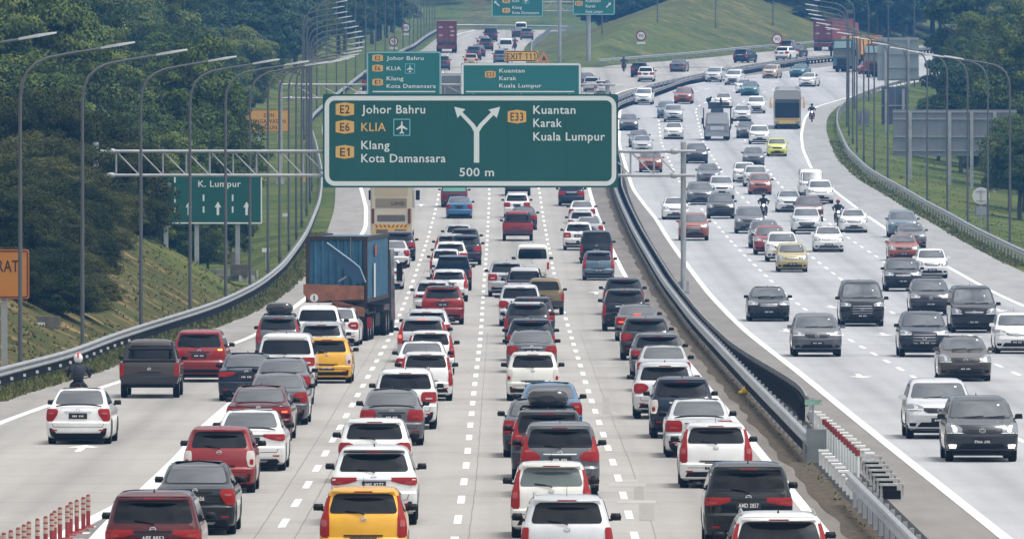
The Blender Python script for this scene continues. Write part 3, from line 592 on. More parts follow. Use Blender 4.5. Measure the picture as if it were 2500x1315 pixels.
def plane_icon(mb, cx, cz, s, y):
    P_ = [(0, .5), (.05, .40), (.06, .16), (.42, -.10), (.42, -.2), (.06, -.06), (.05, -.32), (.17, -.42), (.17, -.5), (0, -.44)]
    pts = P_+[(-a, b) for a, b in P_[-2:0:-1]]
    mb.add([(cx+a*s, y, cz+b*s) for a, b in pts], [tuple(range(len(pts)-1, -1, -1))])
def sign_board(name, label, cat, px0, px1, py0, py1, d, mface, items, border=None, thick=.12, posts=None, mback=SBACK, group=None):
    """items: list of (kind, args in photo pixels) laid out on the board at distance d"""
    (x0, z1), (x1, z0) = P(px0, py0, d), P(px1, py1, d); cx, cz = (x0+x1)/2, z0; s = F/d
    t = thing(name, label, cat, (cx, d, z0), 0, group); q = lambda px, py: ((px-CX)/s-cx, CAMH-(py-HY)/s-cz)
    w, h = x1-x0, z1-z0
    mb = MB().prism(rrect(-w/2, w/2, 0, h, .02 if not border else min(.12, h*.05)), 0, thick); build(mb, 'panel', mface, t)
    if border:
        mbb = MB(); frame_mb(mbb, -w/2+border[0], w/2-border[0], border[0], h-border[0], border[2], border[1], -.006); build(mbb, 'border', border[3] if len(border) > 3 else SWHITE, t)
    parts = {}; k_ = 0
    def gm(n_): return parts.setdefault((n_, k_), MB())
    for it in items:
        k = it[0]; k_ += 1
        if k == 'T': (a, zb), (b, _) = q(it[2], it[4]), q(it[3], it[4]); put_text(gm(it[6] if len(it) > 6 else 'lettering'), it[1], a, b, zb, it[5]/s, -.008)
        elif k == 'B': c = q(it[2], it[3]); badge(gm('route_badge'), gm('badge_lettering'), it[1], c[0], c[1], it[4]/s, it[5]/s, -.004)
        elif k == 'A':
            c = q(it[1], it[2]); r_ = it[3]/s
            f_ = gm('icon_frame'); frame_mb(f_, c[0]-r_, c[0]+r_, c[1]-r_, c[1]+r_, .01, r_*.09, -.008); plane_icon(gm('lettering'), c[0], c[1], r_*1.55, -.009)
        elif k == 'R': y_ = -.003 if len(it) > 5 else -.008; (a, b), (c, e) = q(it[1], it[2]), q(it[3], it[4]); gm(it[5] if len(it) > 5 else 'lettering').add([(a, y_, e), (c, y_, e), (c, y_, b), (a, y_, b)], [(0, 1, 2, 3)])
        elif k == 'G': pts = [q(*p) for p in it[1]]; gm(it[2] if len(it) > 2 else 'lettering').add([(p[0], -.008, p[1]) for p in pts], [tuple(range(len(pts)))])
    mm = {'lettering': SWHITE, 'route_badge': SYEL, 'badge_lettering': SBLACK, 'icon_frame': mat('sign_cyan', (.18, .52, .6), .5), 'yellow_lettering': SYEL, 'black_lettering': SBLACK, 'red_lettering': SRED, 'panel_seam': mat('seam_green', (.004, .035, .03), .8)}
    for (n_, _), mb in parts.items(): build(mb, n_, mm[n_], t)
    for px, r_, zb in (posts or []):
        xx = (px-CX)/s-cx; build(MB().box((xx, thick+r_+.02, (zb-cz+h)/2-.05), (2*r_, 2*r_, h-(zb-cz)-.1)), 'post', STEEL, t)
    return t
def fork_arrow():
    L_ = [(1157, 397), (1157, 322), (1150, 309), (1124, 281), (1117, 288), (1109, 261), (1136, 267), (1129, 274), (1158, 303), (1164, 312), (1170, 303), (1199, 274), (1192, 268), (1221, 261), (1213, 288), (1205, 281), (1178, 309), (1170, 322), (1170, 397)]
    return L_
D1 = 499.0
sign_board('direction_sign', 'largest green overhead sign with white border, forked arrow and 500 m', 'road sign', 788, 1509, 230, 458, D1, GREEN, [
    ('T', 'Johor Bahru', 883, 1038, 277, 20), ('T', 'KLIA', 882, 942, 320, 20, 'yellow_lettering'), ('T', 'Klang', 882, 951, 364, 20), ('T', 'Kota Damansara', 882, 1088, 396, 20),
    ('T', 'Kuantan', 1302, 1405, 278, 20), ('T', 'Karak', 1302, 1372, 310, 20), ('T', 'Kuala Lumpur', 1302, 1477, 343, 20), ('T', '500 m', 1122, 1206, 430, 20),
    ('B', 'E2', 842, 267, 45, 34), ('B', 'E6', 842, 310, 45, 34), ('B', 'E1', 842, 371, 45, 34), ('B', 'E33', 1262, 285, 45, 34), ('A', 981, 311, 20.5), ('G', fork_arrow()), ('R', 967, 231, 968, 457, 'panel_seam'), ('R', 1090, 231, 1091, 457, 'panel_seam'), ('R', 1238, 231, 1239, 457, 'panel_seam'), ('R', 1381, 231, 1382, 457, 'panel_seam')], border=(.09, .22, .5))
def gantry(label, d, xl, xr, zl, zr, ztop, zb, zt, rch, rpost, pitch, xa=None, xb=None):
    t = thing('sign_gantry', label, 'gantry', (xl, d, zl)); c = Vector((xl, d, zl)); y = .55
    def b(n_, mb, m=STEEL): return build(mb, n_, m, t, smooth=40)
    for x, z0 in ((xl, zl), (xr, zr)):
        b('column', MB().box((x-xl, y, (ztop-z0)/2), (rpost*2, rpost*2, ztop-z0)) if False else MB().tube([(x-xl, y, z0-zl-.4), (x-xl, y, ztop-zl)], rpost, 12)); b('base_plate', MB().box((x-xl, y, z0-zl+.08), (rpost*4.2, rpost*4.2, .12)).box((x-xl, y+rpost*1.2, z0-zl+.35), (.04, rpost*1.6, .5)).box((x-xl+rpost*1.2, y, z0-zl+.35), (rpost*1.6, .04, .5)).box((x-xl-rpost*1.2, y, z0-zl+.35), (rpost*1.6, .04, .5)))
    xa = xl+.2 if xa is None else xa; xb = xr+.6 if xb is None else xb
    for z in (zt, zb): b('chord', MB().tube([(xa-xl, y-rpost-.1, z-zl), (xb-xl, y-rpost-.1, z-zl)], rch, 10))
    br = MB(); x = xl+1.0
    while x < xr-.4:
        br.tube([(x-xl, y-rpost-.1, zb-zl), (x-xl, y-rpost-.1, zt-zl)], rch*.55, 6)
        if x+pitch < xr-.2: br.tube([(x-xl, y-rpost-.1, zt-zl), (x+pitch-xl, y-rpost-.1, zb-zl)], rch*.5, 6)
        x += pitch
    b('bracing', br)
    for x in (xl+.75, xr-.45):
        for z in (zt, zb): b('flange', MB().sphere((x-xl, y-rpost-.1, z-zl), (.27, .13, .15), 0, 10, 6))
    return t
gantry('grey lattice gantry carrying the largest green sign across the road', D1, -20.3, 8.36, 0.05, zp(D1), 7.88, 6.27, 7.44, .085, .135, 1.14)
D2 = 772.0; S2 = F/D2
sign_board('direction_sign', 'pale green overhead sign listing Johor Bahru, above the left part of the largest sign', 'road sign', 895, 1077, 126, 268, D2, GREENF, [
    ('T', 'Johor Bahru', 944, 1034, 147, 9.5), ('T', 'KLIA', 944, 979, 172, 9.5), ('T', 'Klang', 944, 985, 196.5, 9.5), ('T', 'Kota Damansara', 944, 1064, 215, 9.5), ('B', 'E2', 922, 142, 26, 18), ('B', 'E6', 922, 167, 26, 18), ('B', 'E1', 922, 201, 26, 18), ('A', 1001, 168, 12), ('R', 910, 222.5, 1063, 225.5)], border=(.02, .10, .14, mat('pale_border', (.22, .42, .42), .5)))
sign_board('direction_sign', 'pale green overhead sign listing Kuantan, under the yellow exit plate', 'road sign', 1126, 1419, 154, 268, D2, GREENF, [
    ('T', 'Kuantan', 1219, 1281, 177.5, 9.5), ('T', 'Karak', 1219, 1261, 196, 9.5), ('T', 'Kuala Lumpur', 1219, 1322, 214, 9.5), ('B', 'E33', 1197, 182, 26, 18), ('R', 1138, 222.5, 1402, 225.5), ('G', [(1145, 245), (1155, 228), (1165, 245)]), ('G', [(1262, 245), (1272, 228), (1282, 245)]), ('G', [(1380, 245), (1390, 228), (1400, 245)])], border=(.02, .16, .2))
sign_board('exit_plate', 'yellow exit number plate on top of the Kuantan sign', 'road sign', 1231, 1314, 124.5, 150, D2, SYEL, [('T', 'EXIT 111', 1237, 1307, 145, 14, 'black_lettering')], border=(.02, .06, .3, SBLACK), thick=.08, posts=[(1250, .03, P(0, 155, D2)[1]), (1295, .03, P(0, 155, D2)[1])])
gantry('hazy lattice gantry carrying the two paler green signs', D2, (684-CX)/S2, (1483-CX)/S2, zp(D2)-.2, zp(D2), P(0, 196, D2)[1], P(0, 240, D2)[1], P(0, 207, D2)[1], .09, .16, 1.9)
sign_board('road_sign', 'plain grey box panel between the two paler green signs', 'sign back', 1078, 1125, 180, 262, D2+.9, SBACK, [('R', 1078, 182, 1125, 185)], thick=.1)
D3 = 1195.0; S3 = F/D3
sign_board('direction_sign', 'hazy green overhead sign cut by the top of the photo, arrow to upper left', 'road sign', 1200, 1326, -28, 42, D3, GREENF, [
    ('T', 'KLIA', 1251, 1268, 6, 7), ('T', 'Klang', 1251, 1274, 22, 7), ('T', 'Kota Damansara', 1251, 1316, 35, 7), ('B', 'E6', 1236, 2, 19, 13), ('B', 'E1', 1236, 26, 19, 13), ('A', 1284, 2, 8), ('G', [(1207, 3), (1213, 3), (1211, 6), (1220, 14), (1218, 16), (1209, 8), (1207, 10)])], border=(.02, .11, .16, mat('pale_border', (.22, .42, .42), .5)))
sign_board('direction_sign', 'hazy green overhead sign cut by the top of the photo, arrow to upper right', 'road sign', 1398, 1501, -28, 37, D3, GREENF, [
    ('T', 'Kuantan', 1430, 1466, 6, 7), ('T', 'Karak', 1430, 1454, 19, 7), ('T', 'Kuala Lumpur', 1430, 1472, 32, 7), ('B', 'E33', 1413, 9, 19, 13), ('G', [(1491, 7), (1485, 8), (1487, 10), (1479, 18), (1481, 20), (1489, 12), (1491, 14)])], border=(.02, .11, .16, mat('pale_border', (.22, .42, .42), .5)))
t = thing('sign_gantry', 'hazy gantry of two columns carrying the signs cut by the top of the photo', 'gantry', ((1367-CX)/S3, D3+.5, zp(D3)-.3)); zc = zp(D3)-.3
for px, pb in ((1367, 150), (1437, 160)): build(MB().tube([((px-1367)/S3, 0, P(0, pb, D3)[1]-zc-.6), ((px-1367)/S3, 0, P(0, -40, D3)[1]-zc)], .2 if px < 1400 else .26, 10), 'column', STEEL, t, smooth=40)
for py in (6, 27): build(MB().tube([((1200-1367)/S3, .1, P(0, py, D3)[1]-zc), ((1500-1367)/S3, .1, P(0, py, D3)[1]-zc)], .09, 8), 'chord', STEEL, t, smooth=40)
mb = MB()
for i in range(10):
    xa, xb = ((1200+30*i)-1367)/S3, ((1230+30*i)-1367)/S3; za, zb_ = P(0, 6, D3)[1]-zc, P(0, 27, D3)[1]-zc
    mb.tube([(xa, .1, za if i % 2 else zb_), (xb, .1, zb_ if i % 2 else za)], .06, 6)
build(mb, 'bracing', STEEL, t)
# left-hand boards
DK = 560.0
dsh = lambda x, y0, y1, n: [('R', x-2, y0+i*(y1-y0)/n, x+2, y0+(i+.55)*(y1-y0)/n) for i in range(n)]
arr = lambda x: [('G', [(x-3, 525), (x-3, 506), (x-8, 506), (x, 492), (x+8, 506), (x+3, 506), (x+3, 525)])]
sign_board('lane_sign', 'green lane direction sign with four upward arrows, half hidden by the dark trees', 'road sign', 322, 640, 426, 546, DK, GREEN, [('T', 'K. Lumpur', 484, 588, 456, 15), ('T', 'Klang', 354, 418, 456, 15)]+dsh(427, 432, 532, 4)+dsh(497, 475, 532, 2)+dsh(568, 475, 532, 2)+arr(389)+arr(461)+arr(532)+arr(602), border=(.0, .075, .06, SWHITE),
           posts=[(405, .12, ground((405-CX)*DK/F, DK)-.3), (480, .12, ground((480-CX)*DK/F, DK)-.3), (580, .12, ground((580-CX)*DK/F, DK)-.3)])
DZ = 905.0
sign_board('zone_sign', 'orange slope zone board standing on the grass bank behind the lamp row', 'road sign', 603, 709, 268, 322, DZ, mat('sign_amber', (.62, .33, .06), .6), [('T', 'ZON', 643, 669, 286, 9, 'black_lettering'), ('T', 'PENGAWASAN', 611, 697, 301, 9.5, 'black_lettering'), ('T', 'CERUN', 636, 676, 316, 9, 'black_lettering')], border=(.02, .05, .06, SRED), thick=.06,
           posts=[(632, .12, ground((632-CX)*DZ/F, DZ)-.3), (680, .12, ground((680-CX)*DZ/F, DZ)-.3)])
DO = 352.0
sign_board('warning_board', 'orange board with maroon border and letters RAT at the left edge', 'road sign', -95, 71, 609, 729, DO, SORANGE, [('T', 'RAT', -7, 46, 663, 28, 'black_lettering')], border=(.03, .055, .1, mat('maroon', (.14, .015, .02), .5)), thick=.06, posts=[(10, .1, ground((10-CX)*DO/F, DO)-.3), (-70, .1, ground((-70-CX)*DO/F, DO)-.3)])
def round_sign(label, px, py, rpx, d, txt=None, back=False, plate=False):
    x, z = P(px, py, d); s = F/d; zb = ground(x, d); r_ = rpx/s; t = thing('speed_sign' if not back else 'round_sign', label, 'road sign', (x, d, zb)); h = z-zb; c = [(math.cos(-2*math.pi*i/24), math.sin(-2*math.pi*i/24)) for i in range(24)]
    build(MB().tube([(0, .06, -.4), (0, .06, h+r_*.7)], .04, 8), 'post', STEEL, t)
    build(MB().prism([(a*r_, h+b*r_) for a, b in c], -.01, .02), 'disc', (mat('round_back', (.52, .53, .52), .5) if back else SRED), t)
    if txt:
        build(MB().prism([(a*r_*.72, h+b*r_*.72) for a, b in c], -.02, -.012), 'face', SWHITE, t); mb = MB(); put_text(mb, txt, -r_*.46, r_*.46, h-r_*.3, r_*.6, -.026); build(mb, 'lettering', SBLACK, t)
    if back: build(MB().box((0, -.03, h), (.06, .03, r_*1.5)).box((0, -.03, h+r_*.55), (r_*1.1, .03, .05)).box((0, -.03, h-r_*.55), (r_*1.1, .03, .05)), 'bracket', STEEL, t)
    if plate: build(MB().box((0, -.01, h-r_*1.35), (r_*1.6, .03, r_*.4)), 'sub_plate', SWHITE, t)
round_sign('round red rimmed speed limit sign on the grassy hill above the motorcyclist', 1565, 88, 13, 1222, '90', plate=True); round_sign('round red rimmed speed limit sign near the far red container lorry', 1897, 96, 13.5, 1262, '90')
round_sign('round red rimmed speed limit sign just above the Johor Bahru sign', 961, 102, 12, 1290, '90', plate=True); round_sign('round red rimmed speed limit sign higher and further along the left bend', 991, 68, 12, 1390, '60', plate=True)
t_ = round_sign('white round sign seen from behind on the right grass bank', 2395, 478, 21, 655, None, back=True)
def back_board(label, px0, px1, py0, py1, d, posts, m, bars, zbase=None):
    t = sign_board('road_sign', label, 'sign back', px0, px1, py0, py1, d, m, [], thick=.08, posts=None); s = F/d; (x0, z1), (x1, z0) = P(px0, py0, d), P(px1, py1, d); cx = (x0+x1)/2
    for f_ in bars: build(MB().box((0, -.06, (z1-z0)*f_), (x1-x0-.02, .08, .10)), 'rail', SGRAY, t)
    n_ = max(2, int((x1-x0)/1.2)); mb = MB()
    for i in range(1, n_): mb.box((-(x1-x0)/2+(x1-x0)*i/n_, -.006, (z1-z0)/2), (.025, .012, z1-z0-.04))
    build(mb, 'panel_joints', SGRAY, t)
    for px in posts:
        x = (px-CX)/s; zb = ground(x, d)-.4; h = z1-.2-zb; build(MB().box((x-cx, -.2, zb-z0+h/2), (.26, .2, h)), 'post', STEEL, t)
back_board('largest blue grey sign back on four posts at the right grass bank', 2180, 2482, 268, 381, 800, (2222, 2318, 2372, 2428), SBACK, (.12, .42, .8, .95))
back_board('dark blue sign back half hidden behind the largest sign back', 2152, 2218, 212, 304, 950, (2163, 2205), mat('sign_back_dark', (.07, .09, .13), .5), (.5,))
back_board('pale grey gridded sign back beyond the right lamp row', 2142, 2243, 92, 197, 1085, (2162, 2218), mat('sign_back_pale', (.25, .29, .29), .5, .2), (.05, .3, .62, .95))
back_board('small grey sign back of two narrow panels by the right guard rail', 2092, 2123, 271, 340, 960, (2107,), SBACK, (.1, .5))
for lab, px, py, d, w, h in (('small grey control cabinet on the right grass bank under the round sign', 2396, 515, 668, .9, .65), ('brown box on the post of the lane direction sign', 575, 640, 566, .55, 1.1)):
    x, z = P(px, py, d); t = thing('control_box', lab, 'control box', (x, d-.3, z-h/2)); build(MB().box((0, 0, h/2), (w, .3, h)), 'cabinet', SBACK if px > 1000 else mat('brown_box', (.12, .10, .085), .8, amt=.3, sc=4), t); build(MB().box((0, -.16, h/2), (w*.8, .02, h*.8)), 'door', SGRAY if px > 1000 else mat('brown_door', (.16, .13, .11), .8), t)
    build(MB().box((0, .1, (ground(x, d)-z+h/2)/2), (.08, .08, abs(ground(x, d)-z+h/2)+.2)), 'leg', STEEL, t)
for i, (px, py) in enumerate(((775, 455), (690, 640), (735, 548), (690, 620))):
    if i == 3: continue
    x, d, z = g(px-14, py+14); t = thing('marker_plate', ('small yellow and green marker plate behind the left rail by the big sign corner', 'small white marker plate on the left rail beside the lamps', 'small white marker plate further up the left rail')[i], 'marker', (x-.6, d, ground(x-.6, d))); build(MB().box((0, 0, .5), (.05, .05, 1.1)), 'post', STEEL, t); build(MB().box((0, -.04, 1.05), (.42, .03, .22 if i else .5)), 'plate', SWHITE if i else SYEL, t)
x, d = -18.1, 400; t = thing('drain_box', 'small dark drain box with a white plate at the foot of the mound', 'drain', (x, d, ground(x, d))); build(MB().box((0, 0, .2), (.9, .8, .5)), 'box', mat('old_concrete', (.11, .10, .085), .9, amt=.4, sc=3), t); build(MB().box((-.3, -.42, .15), (.34, .03, .13)), 'plate', SWHITE, t)
x, d = -14.6, 520; t = thing('drain', 'pale concrete drain chute between the mound and the grass bank', 'drain', (x, d, ground(x, d))); build(MB().box((0, 0, .05), (.9, 5, .3), .5).box((.5, 1, .25), (.12, 5, .4), .5).box((-.5, 1, .25), (.12, 5, .4), .5), 'channel', CONC, t); build(MB().box((.8, -2, .45), (.9, .7, .6)), 'sump', mat('old_concrete', (.11, .10, .085), .9), t)
x, z = P(1327, 140, 1150); t = thing('warning_sign', 'orange warning triangle right of the yellow exit plate', 'road sign', (x, 1150, zp(1150))); h = z-zp(1150)
build(MB().prism([(-.75, h-.6), (0, h+.75), (.75, h-.6)], -.02, .03), 'panel', SORANGE, t); build(MB().prism([(-.18, h-.35), (-.05, h+.1), (.12, h+.1), (.28, h-.35)], -.04, -.025), 'symbol', SBLACK, t); build(MB().tube([(0, .06, -.3), (0, .06, h)], .04), 'post', STEEL, t)

# ================================================================ VEHICLES
# body = stack of horizontal outlines: (height, rear inset, front inset, half width); local +Y is the nose, y=0 the middle
TYPES = dict(
 sedan=dict(L=4.4, W=1.74, H=1.47, a=.92, b=.85, wr=.315, belt=.98, win=(1.05, 1.40), ws=(1.04, 1.40), rows=[(.17, .30, .32, .80), (.23, .12, .16, .845), (.36, .02, .05, .862), (.58, 0, 0, .868), (.625, .045, .02, .866), (.70, .05, .05, .868), (.80, .04, .12, .862), (.89, .05, .42, .85), (.955, .07, .95, .83), (.985, .30, 1.08, .81), (1.01, .56, 1.15, .785), (1.05, .66, 1.22, .755), (1.22, .98, 1.60, .70), (1.36, 1.28, 1.95, .64), (1.43, 1.52, 2.18, .585), (1.465, 1.85, 2.5, .47)]),
 hatch=dict(L=3.75, W=1.64, H=1.51, a=.62, b=.72, wr=.29, belt=1.0, win=(1.04, 1.40), ws=(1.05, 1.42), rows=[(.18, .24, .28, .74), (.24, .08, .14, .79), (.40, .015, .05, .815), (.56, 0, 0, .82), (.605, .045, .02, .818), (.75, .05, .05, .82), (.88, .06, .17, .81), (.96, .08, .52, .795), (1.01, .10, .80, .775), (1.06, .13, .88, .755), (1.20, .21, 1.15, .72), (1.36, .31, 1.48, .672), (1.415, .28, 1.62, .645), (1.46, .27, 1.75, .61), (1.49, .40, 1.95, .55), (1.51, .75, 2.2, .42)]),
 suv=dict(L=4.4, W=1.81, H=1.65, a=.78, b=.88, wr=.345, belt=1.08, win=(1.13, 1.50), ws=(1.13, 1.53), rows=[(.24, .30, .34, .82), (.31, .11, .16, .875), (.46, .02, .05, .90), (.68, 0, 0, .905), (.73, .05, .02, .903), (.84, .055, .05, .905), (.97, .06, .18, .895), (1.05, .09, .62, .875), (1.10, .12, .98, .855), (1.15, .16, 1.08, .83), (1.30, .25, 1.36, .785), (1.48, .37, 1.72, .73), (1.54, .34, 1.86, .70), (1.59, .33, 2.0, .665), (1.63, .48, 2.2, .59), (1.65, .9, 2.5, .46)]),
 mpv=dict(L=4.45, W=1.75, H=1.68, a=.74, b=.83, wr=.32, belt=1.08, win=(1.13, 1.53), ws=(1.12, 1.55), rows=[(.22, .28, .32, .80), (.29, .10, .16, .845), (.44, .02, .05, .868), (.66, 0, 0, .875), (.71, .045, .02, .873), (.84, .05, .05, .875), (.96, .05, .16, .865), (1.05, .08, .55, .85), (1.10, .10, .84, .835), (1.15, .13, .94, .815), (1.32, .21, 1.25, .775), (1.50, .31, 1.62, .725), (1.56, .29, 1.75, .70), (1.61, .28, 1.88, .67), (1.655, .42, 2.05, .60), (1.68, .85, 2.35, .46)]),
 minivan=dict(L=4.95, W=1.85, H=1.90, a=.95, b=.95, wr=.335, belt=1.12, win=(1.20, 1.68), ws=(1.20, 1.76), rows=[(.20, .24, .28, .85), (.27, .08, .12, .895), (.42, .01, .03, .92), (.70, 0, 0, .925), (.90, .01, .03, .925), (1.06, .03, .14, .92), (1.14, .05, .42, .91), (1.20, .06, .66, .895), (1.25, .08, .76, .885), (1.45, .14, 1.08, .845), (1.68, .23, 1.42, .79), (1.76, .22, 1.55, .765), (1.82, .21, 1.68, .735), (1.875, .34, 1.85, .66), (1.90, .8, 2.2, .50)]),
 van=dict(L=4.75, W=1.70, H=1.98, a=.95, b=1.05, wr=.32, belt=1.12, win=(1.24, 1.74), ws=(1.10, 1.74), rows=[(.22, .16, .24, .79), (.29, .05, .10, .83), (.45, 0, .02, .848), (.75, 0, 0, .85), (.95, 0, .06, .85), (1.05, .01, .22, .848), (1.12, .015, .40, .845), (1.22, .02, .50, .84), (1.50, .05, .78, .815), (1.76, .10, 1.05, .775), (1.86, .12, 1.2, .745), (1.94, .2, 1.4, .68), (1.98, .5, 1.9, .52)]),
 pickup=dict(L=5.3, W=1.86, H=1.80, a=1.2, b=.95, wr=.39, belt=1.12, win=(1.20, 1.62), ws=(1.22, 1.64), rows=[(.40, .30, .36, .82), (.46, .06, .16, .88), (.60, 0, .05, .91), (.80, .03, 0, .925), (.95, .03, .05, .93), (1.06, .04, .20, .925), (1.12, .05, .7, .915), (1.135, .20, 1.0, .90), (1.145, 1.50, 1.08, .875), (1.20, 1.62, 1.25, .82), (1.42, 1.72, 1.60, .765), (1.62, 1.80, 1.90, .71), (1.70, 1.84, 2.0, .675), (1.76, 1.95, 2.15, .60), (1.80, 2.25, 2.45, .45)]))
TWm = {}
def wheel_mesh(r, w=.2):
    k = round(r, 3)
    if k not in TWm:
        mb = MB(); n = 20; pr = [(-w/2, r*.66), (-w/2, r*.92), (-w*.36, r), (w*.36, r), (w/2, r*.92), (w/2, r*.66)]; vs = [(x, q*math.cos(2*math.pi*i/n), q*math.sin(2*math.pi*i/n)) for x, q in pr for i in range(n)]
        mb.add(vs, [(a*n+i, (a+1)*n+i, (a+1)*n+(i+1) % n, a*n+(i+1) % n) for a in range(5) for i in range(n)])
        t = mb.mesh('tyre', RUB, 40); mb = MB(); vs = [(0, 0, 0)]+[(0, r*.66*math.cos(2*math.pi*i/n), r*.66*math.sin(2*math.pi*i/n)) for i in range(n)]
        for s in (-1, 1): mb.add([(s*(w/2-.015) if i else s*(w/2-.05), y, z) for i, (x, y, z) in enumerate(vs)], [(0, 1+i, 1+(i+1) % n) if i % 4 != 0 else (0, 1+i, 1+(i+1) % n) for i in range(n)])
        for s in (-1, 1):
            for q in range(5): a = q*2*math.pi/5; mb.box((s*(w/2-.012), math.cos(a)*r*.36, math.sin(a)*r*.36), (.02, r*.5 if False else r*.14, r*.5), 0, 0, 1, a-math.pi/2)
        TWm[k] = (t, mb.mesh('rim', RIM))
    return TWm[k]
class Shell:
    def __init__(s, T, rr=.14, rf=.2, br=.06, bf=.13):
        s.T = T; s.rows = T['rows']; s.z = [r[0] for r in s.rows]; s.L = T['L']; s.rr, s.rf, s.br, s.bf = rr, rf, br, bf
    def row(s, z):
        R_ = s.rows
        if z <= s.z[0]: return R_[0][1:]
        if z >= s.z[-1]: return R_[-1][1:]
        i = bisect.bisect_right(s.z, z)-1; a, b = R_[i], R_[i+1]; t = (z-a[0])/(b[0]-a[0]); return (a[1]+(b[1]-a[1])*t, a[2]+(b[2]-a[2])*t, a[3]+(b[3]-a[3])*t)
    def cor(s, x, w, r, bulge): 
        e = max(0, abs(x)-(w-r)); return bulge*(x/w)**2+r-math.sqrt(max(0, r*r-e*e))
    def rear(s, x, z): y, _, w = s.row(z); return Vector((x, -s.L/2+y+s.cor(x, w, s.rr, s.br), z))
    def front(s, x, z): _, y, w = s.row(z); return Vector((x, s.L/2-y-s.cor(x, w, s.rf, s.bf), z))
    def side(s, sg): 
        def f(y, z): return Vector((sg*s.row(z)[2], y, z))
        return f
    def body(s):
        mb = MB(); ts = [math.sin(math.pi/2*k/7) for k in range(-7, 8)]; rings = []
        for (z, a, b, w) in s.rows:
            R_ = [s.rear(t*w, z) for t in ts]; Fr = [s.front(t*w, z) for t in reversed(ts)]
            sd = [R_[-1].lerp(Fr[0], k/6) for k in range(1, 6)]; sl = [Fr[-1].lerp(R_[0], k/6) for k in range(1, 6)]; rings.append(R_+sd+Fr+sl)
        n = len(rings[0]); vs = [v for r in rings for v in r]; fs = [(i*n+k, i*n+(k+1) % n, (i+1)*n+(k+1) % n, (i+1)*n+k) for i in range(len(rings)-1) for k in range(n)]
        top = rings[-1]; c = sum(top, Vector())/n; c.z += .012; vs.append(c); o = len(vs)-1; fs += [((len(rings)-1)*n+k, (len(rings)-1)*n+(k+1) % n, o) for k in range(n)]
        fs.append(tuple(range(n-1, -1, -1))); mb.add(vs, fs); return mb
def patch(mb, pf, rows, nc=4, off=.010, dep=.03, m=0):
    e = 1e-3; ctr = Vector((0, 0, .7)); top, bot = [], []
    for v, a, b in rows:
        for k in range(nc+1):
            u = a+(b-a)*k/nc; p = pf(u, v); n = (pf(u+e, v)-pf(u-e, v)).cross(pf(u, v+e)-pf(u, v-e))
            n = n.normalized() if n.length > 1e-12 else Vector((0, 0, 1))
            if n.dot(p-ctr) < 0: n = -n
            top.append(p+n*off); bot.append(p-n*dep)
    w = nc+1; nr = len(rows); fs = [(i*w+k, i*w+k+1, (i+1)*w+k+1, (i+1)*w+k) for i in range(nr-1) for k in range(nc)]
    bd = [k for k in range(w)]+[i*w+nc for i in range(1, nr)]+[(nr-1)*w+k for k in range(nc-1, -1, -1)]+[i*w for i in range(nr-2, 0, -1)]
    vs = top+[bot[i] for i in bd]; o = len(top); q = len(bd); fs += [(bd[i], o+i, o+(i+1) % q, bd[(i+1) % q]) for i in range(q)]
    mb.add(vs, fs, m)
def rrows(z0, z1, xa, xb, r=.06, n=9):                # rounded window between heights, xa(z)..xb(z)
    out = []
    for i in range(n):
        z = z0+(z1-z0)*(.5-.5*math.cos(math.pi*i/(n-1))); e = max(0, r-(z-z0), r-(z1-z)); c = r-math.sqrt(max(0, r*r-e*e)); out.append((z, xa(z)+c, xb(z)-c))
    return out
def mir(rows): return [(v, -b, -a) for v, a, b in rows]
def tail_rows(style, zb, S, ztop):
    w = lambda z, f: S.row(z)[2]*f
    D = dict(
     corner=[(zb-.36, .80, .95), (zb-.30, .74, .985), (zb-.20, .66, .99), (zb-.10, .63, .99), (zb-.05, .66, .985), (zb-.03, .72, .97)],
     slim=[(zb-.23, .84, .95), (zb-.20, .62, .985), (zb-.15, .42, .99), (zb-.10, .36, .99), (zb-.07, .42, .98)],
     line=[(zb-.24, .80, .96), (zb-.20, .50, .985), (zb-.16, .30, .99), (zb-.12, .26, .985), (zb-.09, .34, .98)],
     almond=[(zb-.33, .80, .93), (zb-.29, .66, .975), (zb-.22, .55, .99), (zb-.14, .53, .99), (zb-.08, .60, .98), (zb-.04, .72, .95)],
     vert=[(zb-.48, .87, .97), (zb-.44, .85, .99), (zb-.2, .84, .99), (zb-.06, .85, .985), (zb-.03, .87, .97)],
     low=[(zb-.42, .87, .97), (zb-.38, .86, .985), (zb-.1, .86, .985), (zb-.06, .87, .97)],
     clear=[(zb-.40, .84, .96), (zb-.36, .80, .985), (zb-.2, .76, .99), (zb-.08, .78, .985), (zb-.03, .82, .97)],
     tall=[(zb-.40, .82, .94), (zb-.36, .78, .985), (zb-.22, .78, .99), (zb-.06, .80, .985), (zb+.06, .86, .985), (zb+.2, .90, .985), (ztop-.04, .925, .98)],
     pillar=[(zb-.52, .87, .96), (zb-.46, .86, .985), (zb-.2, .86, .985), (zb+.02, .87, .985), (zb+.2, .90, .985), (ztop-.06, .93, .98)],
     wrap=[(zb-.26, .70, .93), (zb-.22, .52, .98), (zb-.13, .50, .99), (zb-.06, .62, .99), (zb-.01, .80, .985), (zb+.08, .87, .985), (zb+.22, .915, .98), (zb+.30, .94, .975)],
     wide=[(zb-.32, .55, .95), (zb-.28, .50, .985), (zb-.14, .50, .99), (zb-.06, .54, .985), (zb-.03, .60, .97)])
    return [(z, w(z, a), w(z, b)) for z, a, b in D[style]]
